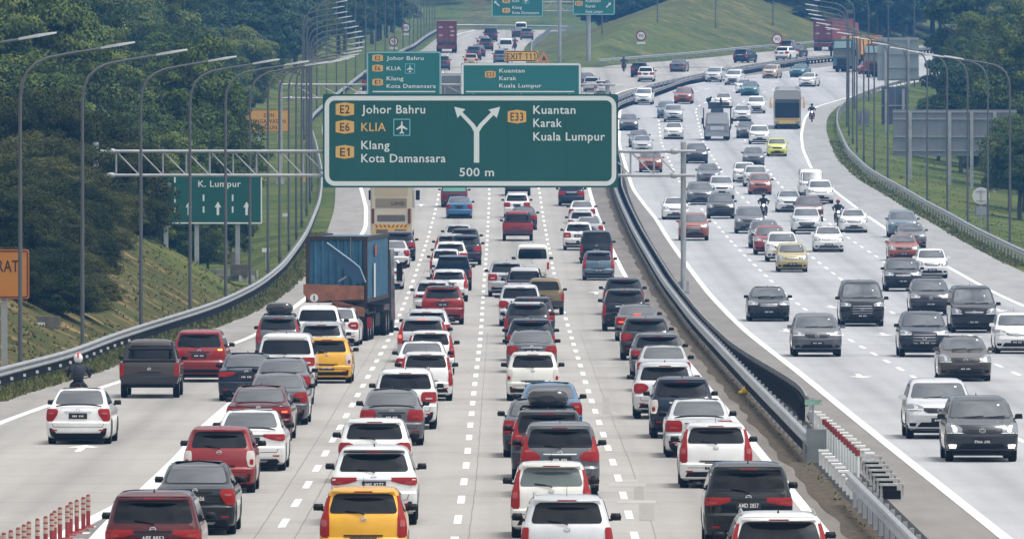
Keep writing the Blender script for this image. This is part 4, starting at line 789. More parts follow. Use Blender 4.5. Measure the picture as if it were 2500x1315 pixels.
def head_rows(style, zb, S):
    w = lambda z, f: S.row(z)[2]*f
    D = dict(slim=[(zb-.27, .70, .93), (zb-.23, .52, .97), (zb-.17, .50, .98), (zb-.12, .66, .985), (zb-.09, .85, .97)], almond=[(zb-.34, .66, .92), (zb-.29, .56, .97), (zb-.21, .55, .985), (zb-.14, .66, .985), (zb-.09, .82, .97)],
             tall=[(zb-.40, .72, .93), (zb-.34, .66, .98), (zb-.2, .68, .985), (zb-.12, .76, .985), (zb-.08, .86, .97)])
    return [(z, w(z, a), w(z, b)) for z, a, b in D[style]]
DEFT = dict(sedan='corner', hatch='almond', suv='wide', mpv='wrap', minivan='wide', van='low', pickup='vert')
CATN = dict(sedan=('sedan', 'car'), hatch=('hatchback', 'car'), suv=('suv', 'car'), mpv=('people_carrier', 'car'), minivan=('minivan', 'minivan'), van=('van', 'van'), pickup=('pickup_truck', 'pickup'))
def px_odd(s): return sum(map(ord, s)) % 2 == 1
def make_car(kind, col, label, pos, head, away, group, tail=None, hl='almond', plate=None, sx=1.0, sz=1.0, box=False, rails=False, roof=None, brake=False, mirror=None, lit=False, indic=False, spoiler=None, glass=None, cladding=False, wiper=True, bed=None, small=False, grille='mid', ant=True, sunstrip=False):
    T = TYPES[kind]; S = Shell(T, rr=.07 if kind in ('van', 'pickup') else .14); nm, cat = CATN[kind]; pm = paint(col); L, zb = T['L'], T['belt']
    ax = T['a'] if away else T['b']; off = (L/2-ax)*(1 if away else -1)      # the axle nearest the camera stands on the given spot
    t = thing(nm, label, cat, (pos[0]+math.sin(head)*off*(1 if away else 1), pos[1]+math.cos(head)*off if True else 0, pos[2]), -head+(0 if away else math.pi), group)
    if not away: t.location = (pos[0]-math.sin(head)*off, pos[1]-math.cos(head)*off, pos[2])
    yc = t.location[1]; t.location[2] = zp(yc)
    pitch = math.atan((zp(yc+1.5)-zp(yc-1.5))/3); t.rotation_euler[0] = pitch if away else -pitch; t.scale = (sx, 1, sz)
    def ch(n_, mb, m, sm=40, par=None): return build(mb, n_, m, par or t, smooth=sm)
    ch('body', S.body(), pm, 32)
    ch('underbody_shade', MB().box((0, 0, T['rows'][0][0]-.015), (T['W']-.34, L-.75, .11)), BLK)  # black slab below the floor, added to deepen the shadow under the car
    if roof:
        mb = MB(); r0 = T['rows'][-4:]; patch(mb, lambda u, v: S.rear(u, v), [(r0[0][0]+.012, -r0[0][3]*.97, r0[0][3]*.97)]*1+[(r0[1][0], -r0[1][3]*.985, r0[1][3]*.985), (r0[2][0], -r0[2][3]*.985, r0[2][3]*.985), (r0[3][0]-.001, -r0[3][3]*.985, r0[3][3]*.985)], 6, .008); ch('roof_panel', mb, paint(roof) if roof in PAINTC else roof)
    gw = lambda z: S.row(z)[2]; z0, z1 = T['win']; mg = dict(van=.10, hatch=.115, suv=.105).get(kind, .088)
    mb = MB(); patch(mb, S.rear, rrows(z0, z1, lambda z: -gw(z)+mg, lambda z: gw(z)-mg, .07), 8); ch('rear_window', mb, glass or (GLASSS if kind == 'sedan' else (mat('lighter_tint', (.022, .025, .027), .07, spec=.4) if px_odd(label+'g') and px_odd(label+'xx') else GLASS)), 60)
    w0, w1 = T['ws']; mb = MB(); patch(mb, S.front, rrows(w0, w1, lambda z: -gw(z)+.075, lambda z: gw(z)-.075, .06), 8); ch('windscreen', mb, GLASSF, 60)
    for sg in (-1, 1):
        f = S.side(sg); ys = lambda z, k: (-L/2+S.row(z)[0]+.30, L/2-S.row(z)[1]-.34)[k]
        if kind == 'van': ys = lambda z, k: (-L/2+.35, L/2-S.row(z)[1]-.25)[k]
        mb = MB(); patch(mb, f, rrows(zb+.06, z1-.02, lambda z: ys(z, 0), lambda z: ys(z, 1), .05, 6), 3); ch('side_window', mb, GLASS, 60)
        mb = MB(); rw = T['wr']+.065
        for yc_ in (-L/2+T['a'], L/2-T['b']):
            rows = [(z, yc_-math.sqrt(max(1e-4, rw*rw-(z-T['wr'])**2)), yc_+math.sqrt(max(1e-4, rw*rw-(z-T['wr'])**2))) for z in [T['rows'][0][0]+.02+(T['wr']+rw-.02-T['rows'][0][0])*k/6 for k in range(7)]]
            patch(mb, f, rows, 4, .006)
        ch('wheel_arch', mb, BLK)
        bm_ = BLK if (mirror == 'b' or (mirror is None and col in ('black', 'navy', 'dgray'))) else (paint(mirror) if mirror else (pm if not away else BLK))
        zm = zb+.03; ym = L/2-S.row(zm)[1]-.42; xm = S.row(zm)[2]; mb = MB(); mb.box((sg*(xm+.125), ym+.02, zm+.045), (.19, .11, .125), 0, 0, .86).sphere((sg*(xm+.125), ym-.02, zm+.045), (.105, .06, .068), 0, 10, 6).box((sg*(xm+.02), ym+.02, zm-.01), (.10, .05, .04)); ch('mirror', mb, bm_, 60)
        tr_ = tail_rows(tail or DEFT[kind], zb, S, z1) if away else head_rows(hl, zb, S)
        mb = MB(); patch(mb, S.rear if away else S.front, tr_ if sg > 0 else mir(tr_), 5, .014, .03)
        st = tail or DEFT[kind]; lm = (TAILC if st == 'clear' else TAIL) if away else HEAD
        lo = ch('tail_light' if away else 'headlight', mb, lm, 40)
        # inner lens pieces
        if away and not small:
            r_ = tr_[len(tr_)//2-1:len(tr_)//2+1]; a_, b_ = r_[0][1], r_[0][2]; zc = (r_[0][0]+r_[1][0])/2; wd = (b_-a_); x0, x1 = a_+wd*.30, a_+wd*.72; hh = .022 if st not in ('pillar', 'tall', 'vert', 'low', 'clear') else .06
            ir = [(zc-hh, x0, x1), (zc, x0-.01, x1+.01), (zc+hh, x0, x1)]; mb = MB(); patch(mb, S.rear, ir if sg > 0 else mir(ir), 3, .019, .02)
            ch('lens', mb, BRAKE if brake else (INDIC if indic and sg > 0 else (TAIL if st == 'clear' else (TAILC if col in ('white', 'silver') and st in ('almond', 'wide') else TAILI))), 40, lo)
        if not away:
            r_ = tr_[1:4]; ir = [(z, a+(b-a)*.34, a+(b-a)*.58) for z, a, b in r_]; mb = MB(); patch(mb, S.front, ir if sg > 0 else mir(ir), 3, .02, .02); ch('lamp', mb, HEADON if lit else CHR, 40, lo)
    wt, wri = wheel_mesh(T['wr'])
    for sg in (-1, 1):
        for yw in (-L/2+T['a'], L/2-T['b']):
            w_ = obj('wheel', wt, t, (sg*(T['W']/2-.115), yw, T['wr'])); obj('rim', wri, w_)
    zl = T['rows'][0][0]; wl = lambda z, f: S.row(z)[2]*f
    if away:
        pz = zb-.22 if kind in ('sedan', 'suv', 'mpv') else (zb-.30 if kind in ('minivan',) else zb-.48 if kind == 'hatch' else zb-.5 if kind == 'pickup' else zb-.52)
        mb = MB(); ph, pw = (.075, .25); patch(mb, S.rear, [(pz-ph, -pw, pw), (pz+ph, -pw, pw)], 4, .018); pl = ch('number_plate', mb, PLATE)
        if not small:
            mb = MB(); y = S.rear(0, pz).y-.0125-.014
            if plate: put_text(mb, plate, -.20, .20, pz-.04, .08, S.rear(.2, pz).y-.03)
            else:
                for k in range(7):
                    if k != 3: mb.box((-.135+k*.045, S.rear(.18, pz).y-.026, pz), (.024, .006, .045))
            ch('plate_characters', mb, PLW, None, pl)
        gmz = pz+.115 if kind != 'pickup' else pz+.2
        mb = MB(); patch(mb, S.rear, [(gmz-.012, -.36, .36), (gmz+.014, -.37, .37)], 4, .022); ch('plate_garnish', mb, CHR if col in ('black', 'navy', 'dred', 'gray', 'silver', 'white') and px_odd(label) else BLK)
        hb = .21 if kind in ('suv', 'pickup', 'hatch') or cladding else .14
        mb = MB(); patch(mb, S.rear, [(zl+.01, -wl(zl, .80), wl(zl, .80)), (zl+hb*.5, -wl(zl+hb*.5, .86), wl(zl+hb*.5, .86)), (zl+hb, -wl(zl+hb, .78), wl(zl+hb, .78))], 8, .012); ch('bumper_trim', mb, BLK)
        if kind == 'pickup': mb = MB(); patch(mb, S.rear, [(.52, -wl(.52, .9), wl(.52, .9)), (.66, -wl(.66, .98), wl(.66, .98)), (.70, -wl(.7, .9), wl(.7, .9))], 6, .05); ch('rear_bumper', mb, mat('dark_bumper', (.05, .052, .056), .4, .4))
        if not small:
            for sg in (-1, 1):
                rr_ = [(zl+.20, wl(zl, .72), wl(zl, .90)), (zl+.235, wl(zl, .70), wl(zl, .92))]; mb = MB(); patch(mb, S.rear, rr_ if sg > 0 else mir(rr_), 3, .014); ch('reflector', mb, TAIL)
            if px_odd(label+'v') and kind not in ('pickup', 'van'):
                for sg in (-1, 1): q = [(zl+.09, wl(zl, .74), wl(zl, .93)), (zl+.17, wl(zl, .76), wl(zl, .95)), (zl+.27, wl(zl, .88), wl(zl, .97))]; mb = MB(); patch(mb, S.rear, q if sg > 0 else mir(q), 3, .013); ch('bumper_vent', mb, BLK)
            elif kind in ('suv', 'mpv', 'sedan'): mb = MB(); patch(mb, S.rear, [(zl+.07, -wl(zl, .5), wl(zl, .5)), (zl+.115, -wl(zl, .55), wl(zl, .55))], 6, .024); ch('diffuser', mb, mat('diffuser_grey', (.25, .25, .26), .4, .5))
            ez = zb-.06 if kind != 'pickup' else zb-.2; mb = MB(); c = S.rear(0, ez); pts = [(.055*math.cos(a), c.y-.014-.0, ez+.04*math.sin(a)) for a in [2*math.pi*k/12 for k in range(12)]]; mb.tube(pts+[pts[0]], .008, 5, 0, False); mb.tube([(-.05, c.y-.014, ez), (.05, c.y-.014, ez+.008)], .006, 5); ch('emblem', mb, CHR)
            if wiper and kind not in ('sedan', 'pickup'): a, b = S.rear(.02, z0-.02), S.rear(-.34, z0+.05); mb = MB(); mb.tube([a+Vector((0, -.03, 0)), a.lerp(b, .4)+Vector((0, -.035, .02)), b+Vector((0, -.025, 0))], .012, 5); ch('wiper', mb, BLK)
            # shut line round the boot / tailgate
            zt_ = zl+.30; sm_ = MB(); patch(sm_, S.rear, [(zt_, -wl(zt_, .76), wl(zt_, .76)), (zt_+.012, -wl(zt_, .76), wl(zt_, .76))], 8, .004, .02)
            for sg in (-1, 1):
                q = [(zt_, wl(zt_, .755), wl(zt_, .77)), (zb-.42, wl(zb-.42, .80), wl(zb-.42, .813))]; patch(sm_, S.rear, q if sg > 0 else mir(q), 1, .004, .02)
            ch('shut_line', sm_, BLK)
        if kind in ('hatch', 'suv', 'mpv') or (kind == 'sedan' and spoiler):
            if kind == 'sedan':
                a = S.rear(0, .985); mb = MB(); n_ = 8; pts = [(x, S.rear(x*.6, .985).y+.02+.10*abs(x)**2, 1.06-.05*abs(x/.62)**3) for x in [(-.62+1.24*k/n_) for k in range(n_+1)]]; mb.tube(pts, [.015]+[.026]*(n_-1)+[.015], 6); ch('spoiler', mb, BLK if spoiler == 'b' else pm)
            else:
                zt_ = z1+.015; hw = gw(zt_)*.90; mb = MB(); vs = []
                for x in [-hw+2*hw*k/8 for k in range(9)]: c = S.rear(x, zt_+.03); e_ = (1-(abs(x)/hw)**4); vs += [(x, c.y-.02-.11*e_, zt_+.012), (x, c.y+.12, zt_-.01), (x, c.y+.25, zt_+.085), (x, c.y-.015-.10*e_, zt_+.04)]
                mb.add(vs, [(k*4+q, k*4+(q+1) % 4, k*4+4+(q+1) % 4, k*4+4+q) for k in range(8) for q in range(4)]+[(0, 1, 2, 3), (35, 34, 33, 32)]); sp = ch('spoiler', mb, pm if spoiler != 'b' else BLK, 40)
                if not small: mb = MB(); c = S.rear(0, zt_+.03); mb.box((0, c.y-.125, zt_+.024), (.34, .02, .022)); ch('brake_light', mb, BRAKE if brake else TAIL, None, sp)
        elif kind in ('minivan', 'van'):
            zt_ = z1+.06; mb = MB(); patch(mb, S.rear, [(zt_, -.6, .6), (zt_+.03, -.6, .6)], 6, .05); ch('spoiler', mb, pm)
        elif kind == 'sedan' and brake and not small: mb = MB(); c = S.rear(0, 1.07); mb.box((0, c.y-.03, 1.075), (.30, .03, .025)); ch('brake_light', mb, BRAKE)
    else:
        mb = MB(); gz0, gz1 = (zb-.34, zb-.20) if grille == 'mid' else (zb-.62, zb-.16) if grille == 'big' else (zb-.30, zb-.22)
        gwid = .50 if grille != 'big' else .56; gr_ = [(gz0, -wl(gz0, gwid*.72), wl(gz0, gwid*.72)), ((gz0+gz1)/2, -wl(gz0, gwid), wl(gz0, gwid)), (gz1, -wl(gz1, gwid), wl(gz1, gwid))]; patch(mb, S.front, gr_, 6, .012); go = ch('grille', mb, GRILLE)
        mb = MB()
        for k in range(2 if grille != 'big' else 4): zz = gz0+(gz1-gz0)*(k+.7)/(2.4 if grille != 'big' else 4.6); patch(mb, S.front, [(zz-.008, -wl(zz, gwid*.8), wl(zz, gwid*.8)), (zz+.008, -wl(zz, gwid*.8), wl(zz, gwid*.8))], 6, .018)
        ch('grille_bar', mb, CHR if grille != 'mid' or col in ('white', 'pearl', 'black') else GRILLE, None, go)
        mb = MB(); a0, a1 = zl+.04, zl+.24; patch(mb, S.front, [(a0, -wl(a0, .80), wl(a0, .80)), ((a0+a1)/2, -wl(a1, .66), wl(a1, .66)), (a1, -wl(a1, .58), wl(a1, .58))], 8, .012); ch('lower_intake', mb, BLK)
        pz = zl+.26 if kind not in ('pickup', 'suv') else zl+.30
        mb = MB(); patch(mb, S.front, [(pz-.06, -.24, .24), (pz+.06, -.24, .24)], 4, .02); pl = ch('number_plate', mb, PLATE)
        if not small:
            mb = MB(); yy = S.front(.19, pz).y+.075
            if plate: 
                tmp = MB(); put_text(tmp, plate, -.19, .19, pz-.035, .07, 0); mb.add([(-v[0], S.front(0, pz).y+.025, v[2]) for v in tmp.v], tmp.f)
            else:
                for k in range(7):
                    if k != 3: mb.box((-.135+k*.045, S.front(-.135+k*.045, pz).y+.025, pz), (.024, .006, .045))
            ch('plate_characters', mb, PLW, None, pl)
            for sg in (-1, 1):
                z_ = zl+.17; rr_ = [(z_-.04, wl(z_, .74), wl(z_, .90)), (z_+.05, wl(z_, .72), wl(z_, .93))]; mb = MB(); patch(mb, S.front, rr_ if sg > 0 else mir(rr_), 3, .013); ch('fog_light', mb, BLK if sg*0 == 0 and not lit else HEADON)
            ez = (gz0+gz1)/2+.01; c = S.front(0, ez); mb = MB(); pts = [(.075*math.cos(a), c.y+.03, ez+.05*math.sin(a)) for a in [2*math.pi*k/12 for k in range(12)]]; mb.tube(pts+[pts[0]], .01, 5, 0, False); mb.tube([(-.06, c.y+.03, ez), (.06, c.y+.03, ez)], .008, 5); ch('emblem', mb, CHR)
            c = S.front(.05, w0); mb = MB()
            for a, b in ((-.1, -.62), (.42, -.08)): p, q = S.front(a, w0+.0), S.front(b, w0+.035); mb.tube([p+Vector((0, .03, .012)), q+Vector((0, .03, .012))], .010, 5)
            ch('wiper', mb, BLK)
            mb = MB()
            for sg in (-1, 1):
                zz = zb-(.255 if hl == 'slim' else .335); q = [(zz, wl(zz, .54), wl(zz, .96)), (zz+.02, wl(zz, .52), wl(zz, .97))]; patch(mb, S.front, q if sg > 0 else mir(q), 4, .018)
            ch('running_light', mb, PLW)
            mb = MB()
            for sg in (-1, 1):
                q = [(zb-.055, sg*.52 if sg < 0 else .50, -.50 if sg < 0 else .52), (zb+.02, sg*.56 if sg < 0 else .54, -.54 if sg < 0 else .56)]; patch(mb, S.front, q, 1, .006)
            ch('bonnet_crease', mb, pm)
            for xx, zz, ww in ((-.5, w0+.28, .06),): mb = MB(); patch(mb, S.front, [(zz, xx, xx+ww), (zz+.04, xx, xx+ww)], 1, .013); ch('windscreen_sticker', mb, PLW)
    if ant and not small:
        zt = T['H']; ya = -L/2+S.row(zt-.02)[0]+.35; mb = MB()
        if kind in ('hatch', 'van'): mb.tube([(0, ya, zt-.03), (0, ya-.14, zt+.18)], [.007, .004], 5)
        else: mb.add([(-.025, ya+.09, zt-.03), (.025, ya+.09, zt-.03), (.025, ya-.09, zt-.03), (-.025, ya-.09, zt-.03), (0, ya-.08, zt+.07)], [(0, 1, 2, 3), (0, 4, 1), (1, 4, 2), (2, 4, 3), (3, 4, 0)])
        ch('antenna', mb, BLK if kind in ('hatch', 'van') or col in ('white', 'pearl', 'silver', 'lsilver') else pm)
    if rails:
        for sg in (-1, 1):
            zt = T['rows'][-3][0]+.02; x = T['rows'][-3][3]*.97; y0_, y1_ = -L/2+.55, L/2-T['rows'][-3][2]-.15; mb = MB(); mb.tube([(sg*x, y0_, zt), (sg*x*.97, y0_+.12, zt+.055), (sg*x*.97, y1_-.12, zt+.055), (sg*x, y1_, zt)], .02, 6); ch('roof_rail', mb, STEEL if col in ('white', 'silver', 'lsilver') else BLK)
    if box:
        mb = MB(); n_ = 14; rings = []; H_ = T['H']
        for y, f in ((-.75, .35), (-.72, .75), (-.6, .97), (-.2, 1), (.4, .95), (.7, .7), (.82, .25)):
            rings.append([(.50*f*math.copysign(abs(math.cos(a))**.6, math.cos(a)), y, H_+.30+.23*f*math.copysign(abs(math.sin(a))**.7, math.sin(a))) for a in [2*math.pi*k/n_ for k in range(n_)]])
        mb.add([v for r_ in rings for v in r_], [(i*n_+k, i*n_+(k+1) % n_, (i+1)*n_+(k+1) % n_, (i+1)*n_+k) for i in range(6) for k in range(n_)]+[tuple(range(n_)), tuple(range(7*n_-1, 6*n_-1, -1))])
        bx = build(mb, 'roof_box', mat('black_gloss', (.012, .012, .014), .25, coat=1), None, smooth=45); bx.matrix_world = Matrix.Translation(t.location) @ Matrix.Rotation(t.rotation_euler[2], 4, 'Z') @ Matrix.Translation((0, .0 if away else 0, -.08)); tag(bx, 'black roof box strapped on the '+label.split(' with')[0].split(',')[0][:60], 'roof box')
        mb = MB()
        for y in (-.45, .45): mb.tube([(-.66, y, H_-.06), (-.6, y, H_+.02), (.6, y, H_+.02), (.66, y, H_-.06)], .022, 6)
        ch('roof_bar', mb, BLK)
    if bed:
        mb = MB(); bm2 = PAINTC.get(bed); 
        if bed == 'sportbar':
            for sg in (-1, 1): mb.tube([(sg*.80, -L/2+.35, 1.13), (sg*.72, -L/2+.95, 1.52), (sg*.66, -L/2+1.5, 1.70)], .045, 8)
            mb.tube([(-.72, -L/2+.95, 1.52), (.72, -L/2+.95, 1.52)], .04, 8); ch('sport_bar', mb, BLK); mb = MB(); mb.box((0, -L/2+.8, 1.16), (1.62, 1.3, .06)); ch('bed_cover', mb, BLK)
        elif bed == 'canopy':
            mb.add([(-.84, -L/2+.06, 1.14), (.84, -L/2+.06, 1.14), (.84, -L/2+1.6, 1.14), (-.84, -L/2+1.6, 1.14), (-.68, -L/2+.28, 1.76), (.68, -L/2+.28, 1.76), (.66, -L/2+1.9, 1.79), (-.66, -L/2+1.9, 1.79)], [(0, 3, 2, 1), (4, 5, 6, 7), (0, 1, 5, 4), (1, 2, 6, 5), (2, 3, 7, 6), (3, 0, 4, 7)]); cp = ch('canopy', mb, pm); mb = MB(); mb.add([(-.70, -L/2+.105, 1.24), (.70, -L/2+.105, 1.24), (.60, -L/2+.235, 1.68), (-.60, -L/2+.235, 1.68)], [(0, 1, 2, 3)]); ch('canopy_window', mb, GLASS, None, cp)
    if cladding and not small:
        mb = MB()
        for sg in (-1, 1):
            rr_ = [(zl+.02, -L/2+.3, L/2-.4), (zl+.16, -L/2+.25, L/2-.35)]; patch(mb, S.side(sg), rr_, 4, .012)
        ch('sill_trim', mb, BLK)
    return t
def hd_left(d, px): return math.atan(slope(XB if d < 1150 or px < 1400 else XH, d))
def hd_right(d): return math.atan(slope(XE, d))
GL, GR, GF, GH = 'vehicles queueing away from the camera', 'vehicles driving towards the camera', 'distant vehicles on the left branch', 'distant vehicles on the right branch'
def A(px, py, kind, col, label, yaw=0, **k):
    x, d, z = g(px, py); return make_car(kind, col, label, (x, d, z), hd_left(d, px)+R(yaw), True, GL if py > 300 else (GF if px < 1400 else GH), small=d > 620, **k)
def O(px, py, kind, col, label, yaw=0, **k):
    x, d, z = g(px, py); return make_car(kind, col, label, (x, d, z), hd_right(d)+R(yaw), False, GR, small=d > 620, **k)

# ---------------------------------------------------------------- the queue, left lanes
A(195, 1083, 'sedan', 'white', 'white sedan alone in the left merging lane, tinted rear window', yaw=1.2, tail='corner', spoiler='b', sx=.975, wiper=False)
A(367, 970, 'pickup', 'brown', 'dusty brown pickup with black sport bar over a closed bed', bed='sportbar', tail='vert')
A(488, 932, 'mpv', 'red', 'dark red people carrier with lit right indicator beside the brown pickup', yaw=1, tail='wrap', indic=True, cladding=True, sz=1.03)
A(603, 978, 'sedan', 'navy', 'dark blue sedan with boot lip spoiler, leftmost of the sedans queueing by the gore', tail='slim', spoiler='c')
A(690, 992, 'sedan', 'gray', 'grey sedan half hidden between the white minivan and another grey sedan', tail='almond', yaw=.8)
A(678, 1036, 'sedan', 'gray', 'grey sedan directly behind the dark red sedan with lit brake light', tail='almond', yaw=.8)
A(634, 1076, 'sedan', 'dred', 'dark red sedan with lit brake lights and a boot spoiler', tail='slim', brake=True, spoiler='c', yaw=1.2)
A(612, 1148, 'sedan', 'white', 'white sedan with slim red lights between the two red cars', tail='slim', spoiler='b', yaw=.6)
A(537, 1202, 'hatch', 'red', 'bright red hatchback with clear tail lenses beside the solid line', tail='clear', yaw=.6)
A(480, 1303, 'sedan', 'black', 'black sedan with chrome boot strip and large red tail lamps', tail='corner', sx=.94, plate='VBU 8656', yaw=.5)
A(376, 1425, 'mpv', 'dred', 'dark red people carrier cut by the bottom left of the photo, plate APE 8853', tail='slim', plate='APE 8853', sunstrip=True)
A(680, 880, 'suv', 'gray', 'grey suv with a black roof box behind the white minivan', tail='tall', box=True, sx=.9, yaw=.6)
A(775, 863, 'pickup', 'white', 'white pickup with a wide dark rear window behind the lorry', tail='vert', yaw=1.0)
A(823, 844, 'sedan', 'white', 'white sedan squeezed between the white pickup and the lorry wheels', tail='almond', yaw=1.8)
A(785, 893, 'suv', 'silver', 'silver suv hidden between the white minivan and the yellow hatchback', tail='wide', sx=.95, sz=.95)
A(700, 948, 'minivan', 'white', 'white minivan with a broad dark rear window and slanting red lights', tail='wide', plate='WCU 8428', sz=.94, yaw=.4)
A(799, 935, 'hatch', 'yellow', 'yellow hatchback with black bumper vents beside the white minivan', tail='clear', yaw=.8)
A(975, 637, 'suv', 'dgray', 'dark suv right behind the cream coach', tail='wide', sx=.98)
A(961, 653, 'sedan', 'lsilver', 'silver sedan beside the front of the blue container', tail='corner')
A(943, 706, 'sedan', 'white', 'white sedan half hidden by the blue container lorry', tail='slim')
# second lane
A(888, 1388, 'hatch', 'yellow', 'yellow hatchback cut by the bottom of the photo, plate WWD 7362', tail='tall', plate='WWD 7362', sz=1.02)
A(914, 1280, 'suv', 'white', 'white suv with split black roof spoiler, plate JMS 9277', tail='slim', plate='JMS 9277', cladding=True, spoiler='b')
A(915, 1178, 'hatch', 'white', 'white hatchback with round red and white tail lamps', tail='almond', sx=1.04)
A(957, 1086, 'sedan', 'gray', 'old boxy grey sedan with a clear rear window and low red lamps', tail='wide', sx=.97, glass=None, spoiler='b')
A(990, 1047, 'mpv', 'white', 'white people carrier with red lights joined by a black band', tail='wide', rails=True)
A(1040, 978, 'hatch', 'white', 'white hatchback with narrow red lights beside the glass', tail='pillar')
A(1031, 943, 'sedan', 'white', 'white sedan behind the white hatchback with narrow upright lights', tail='almond')
A(1051, 915, 'hatch', 'white', 'white hatchback with tall red lamps running up the rear pillars', tail='tall')
A(1032, 884, 'suv', 'silver', 'silver suv with its high brake light lit', tail='tall', brake=True)
A(1042, 855, 'suv', 'lsilver', 'pale suv whose roof shows above the silver suv', tail='wide', rails=True, sz=.95)
A(1081, 792, 'suv', 'red', 'red suv with a dark roof and thin joined lights', tail='line', roof='black')
A(1056, 770, 'suv', 'lsilver', 'pale silver suv left of the red suv', tail='line', sx=.94, sz=.95)
A(1096, 736, 'suv', 'white', 'white suv with tall red lamps ahead of the red suv', tail='tall', sz=.92)
A(1106, 709, 'pickup', 'navy', 'dark navy pickup with closed canopy', tail='vert', bed='canopy', sz=.96)
A(1088, 679, 'hatch', 'white', 'white hatchback left of the dark navy pickup', tail='pillar')
A(1100, 663, 'suv', 'white', 'white suv in front of the dark navy pickup', tail='wide', rails=True, sz=.97)
A(1137, 647, 'suv', 'navy', 'dark blue suv out of line to the right of the white suv', tail='wide', sx=.96)
A(1101, 640, 'suv', 'silver', 'silver suv with its left red lamp showing beyond the white suv', tail='tall', sz=.95)
A(1135, 622, 'hatch', 'dgray', 'dark grey hatchback with a red right lamp in the middle of the queue', tail='almond', sx=1.05)
A(1119, 611, 'hatch', 'lsilver', 'pale silver hatchback ahead of the dark grey hatchback', tail='almond', sx=1.04)
A(1121, 533, 'sedan', 'blue', 'bright blue sedan with open road behind it', tail='corner')
A(1109, 506, 'minivan', 'maroon', 'maroon van with a pale green rear window just below the largest sign', tail='low', glass=mat('green_window', (.12, .32, .26), .2), sz=.95)
# third lane
A(1384, 1421, 'hatch', 'lsilver', 'silver hatchback with a rod aerial cut by the bottom of the photo', tail='vert', plate='BCM', rails=True, sx=1.02, sz=1.05)
A(1346, 1312, 'hatch', 'pearl', 'cream white hatchback with red lamps beside a see-through rear window', tail='tall', glass=mat('see_through_glass', (.06, .085, .08), .08, spec=.8), sz=1.02)
A(1367, 1212, 'mpv', 'gray', 'steel grey people carrier with angular red lamps', tail='wrap', cladding=True, mirror='b', sx=1.02)
A(1338, 1170, 'mpv', 'dgray', 'dark grey people carrier carrying a black roof box', tail='wrap', box=True)
A(1311, 1115, 'sedan', 'dgray', 'dark grey sedan left of the car with the roof box', tail='corner')
A(1343, 1066, 'sedan', 'blue', 'blue sedan behind the white hatchback with its mirror sticking out', tail='corner')
A(1301, 978, 'hatch', 'pearl', 'white hatchback with clear lenses and black bumper vents in the third lane', tail='clear')
A(1298, 909, 'sedan', 'gray', 'grey sedan with broad red lamps ahead of the white hatchback', tail='almond', spoiler='c')
A(1296, 881, 'suv', 'navy', 'dark blue suv showing its roof above the grey sedan', tail='almond', sz=.93, sx=.97)
A(1288, 840, 'suv', 'dgray', 'dark suv with silver rails and toys behind its rear window', tail='vert', rails=True, roof='silver')
A(1300, 822, 'suv', 'dgray', 'dark suv hidden behind the suv with toys in the window', tail='wide', sz=.98)
A(1270, 796, 'mpv', 'lsilver', 'silver people carrier with a wide dark rear window', tail='almond', sz=1.05, sx=1.03)
A(1330, 768, 'pickup', 'bronze', 'old bronze pickup squeezing along the right dashed line', tail='vert', sx=.92, sz=.9)
A(1237, 724, 'suv', 'silver', 'grey suv with lit lamp on the left of the third lane', tail='wide', indic=False, sz=1.05)
A(1281, 748, 'pickup', 'silver', 'silver pickup with black sport bar', tail='vert', bed='sportbar')
A(1300, 690, 'van', 'pearl', 'cream van with a big square rear window', tail='low')
A(1264, 588, 'pickup', 'red', 'red pickup with an open bed in the clear part of the third lane', tail='vert', bed='sportbar')
A(1262, 532, 'suv', 'white', 'white suv with red lamps ahead of the red pickup', tail='wide', sx=.97)
A(1278, 561, 'sedan', 'dgray', 'dark sedan hidden behind the right side of the red pickup', tail='almond')
A(1264, 478, 'pickup', 'navy', 'dark navy pickup just under the bottom edge of the largest sign', tail='vert')
# fourth lane
A(1900, 1475, 'suv', 'white', 'white suv cut by the bottom right of the queue', tail='tall', rails=True, sz=.97)
A(1826, 1336, 'mpv', 'black', 'black people carrier with red lamps, plate AMD 2857', tail='slim', plate='AMD 2857')
A(1747, 1190, 'hatch', 'white', 'white hatchback with tall red lamps, plate PNC 761', tail='tall', plate='PNC 761', sx=1.03)
A(1706, 1115, 'sedan', 'lsilver', 'silver white sedan next to the white hatchback with plate PNC 761', tail='wide', spoiler='b')
A(1665, 1069, 'suv', 'navy', 'dark navy suv with clear tail lenses', tail='clear', sx=.95, mirror='b')
A(1623, 1022, 'suv', 'lsilver', 'silver suv with round red lamps behind the dark navy suv', tail='almond')
A(1620, 955, 'sedan', 'silver', 'silver sedan with lit red lamps by the median line', tail='wide')
A(1605, 925, 'suv', 'gray', 'dark grey suv with wavy roof spoiler behind the silver sedan', tail='almond', sz=.94)
A(1576, 879, 'suv', 'dgray', 'dark suv with a round red left lamp', tail='almond', sz=.95)
A(1556, 832, 'sedan', 'gray', 'grey sedan with its brake lamp lit behind the black suv', tail='wide', brake=True)
A(1524, 808, 'suv', 'black', 'tall black suv with upright red lamps', tail='vert', sz=1.06)
A(1522, 768, 'suv', 'dgray', 'dark grey suv showing its rear window above the tall black suv', tail='wide')
A(1461, 684, 'hatch', 'bluegray', 'blue grey hatchback in the fourth lane with open road behind it', tail='tall')
A(1456, 643, 'minivan', 'black', 'black minivan directly ahead of the blue grey hatchback', tail='vert', sx=.97, sz=.95)
A(1412, 611, 'suv', 'white', 'white suv left of the black minivan', tail='wide', sx=.97)
A(1438, 588, 'sedan', 'silver', 'silver sedan hidden between the white suv and the median line', tail='corner')
A(1420, 574, 'hatch', 'lsilver', 'silver hatchback ahead of the white suv in the fourth lane', tail='almond', sx=1.04)
A(1421, 545, 'sedan', 'white', 'white sedan second from the largest sign in the fourth lane', tail='corner')
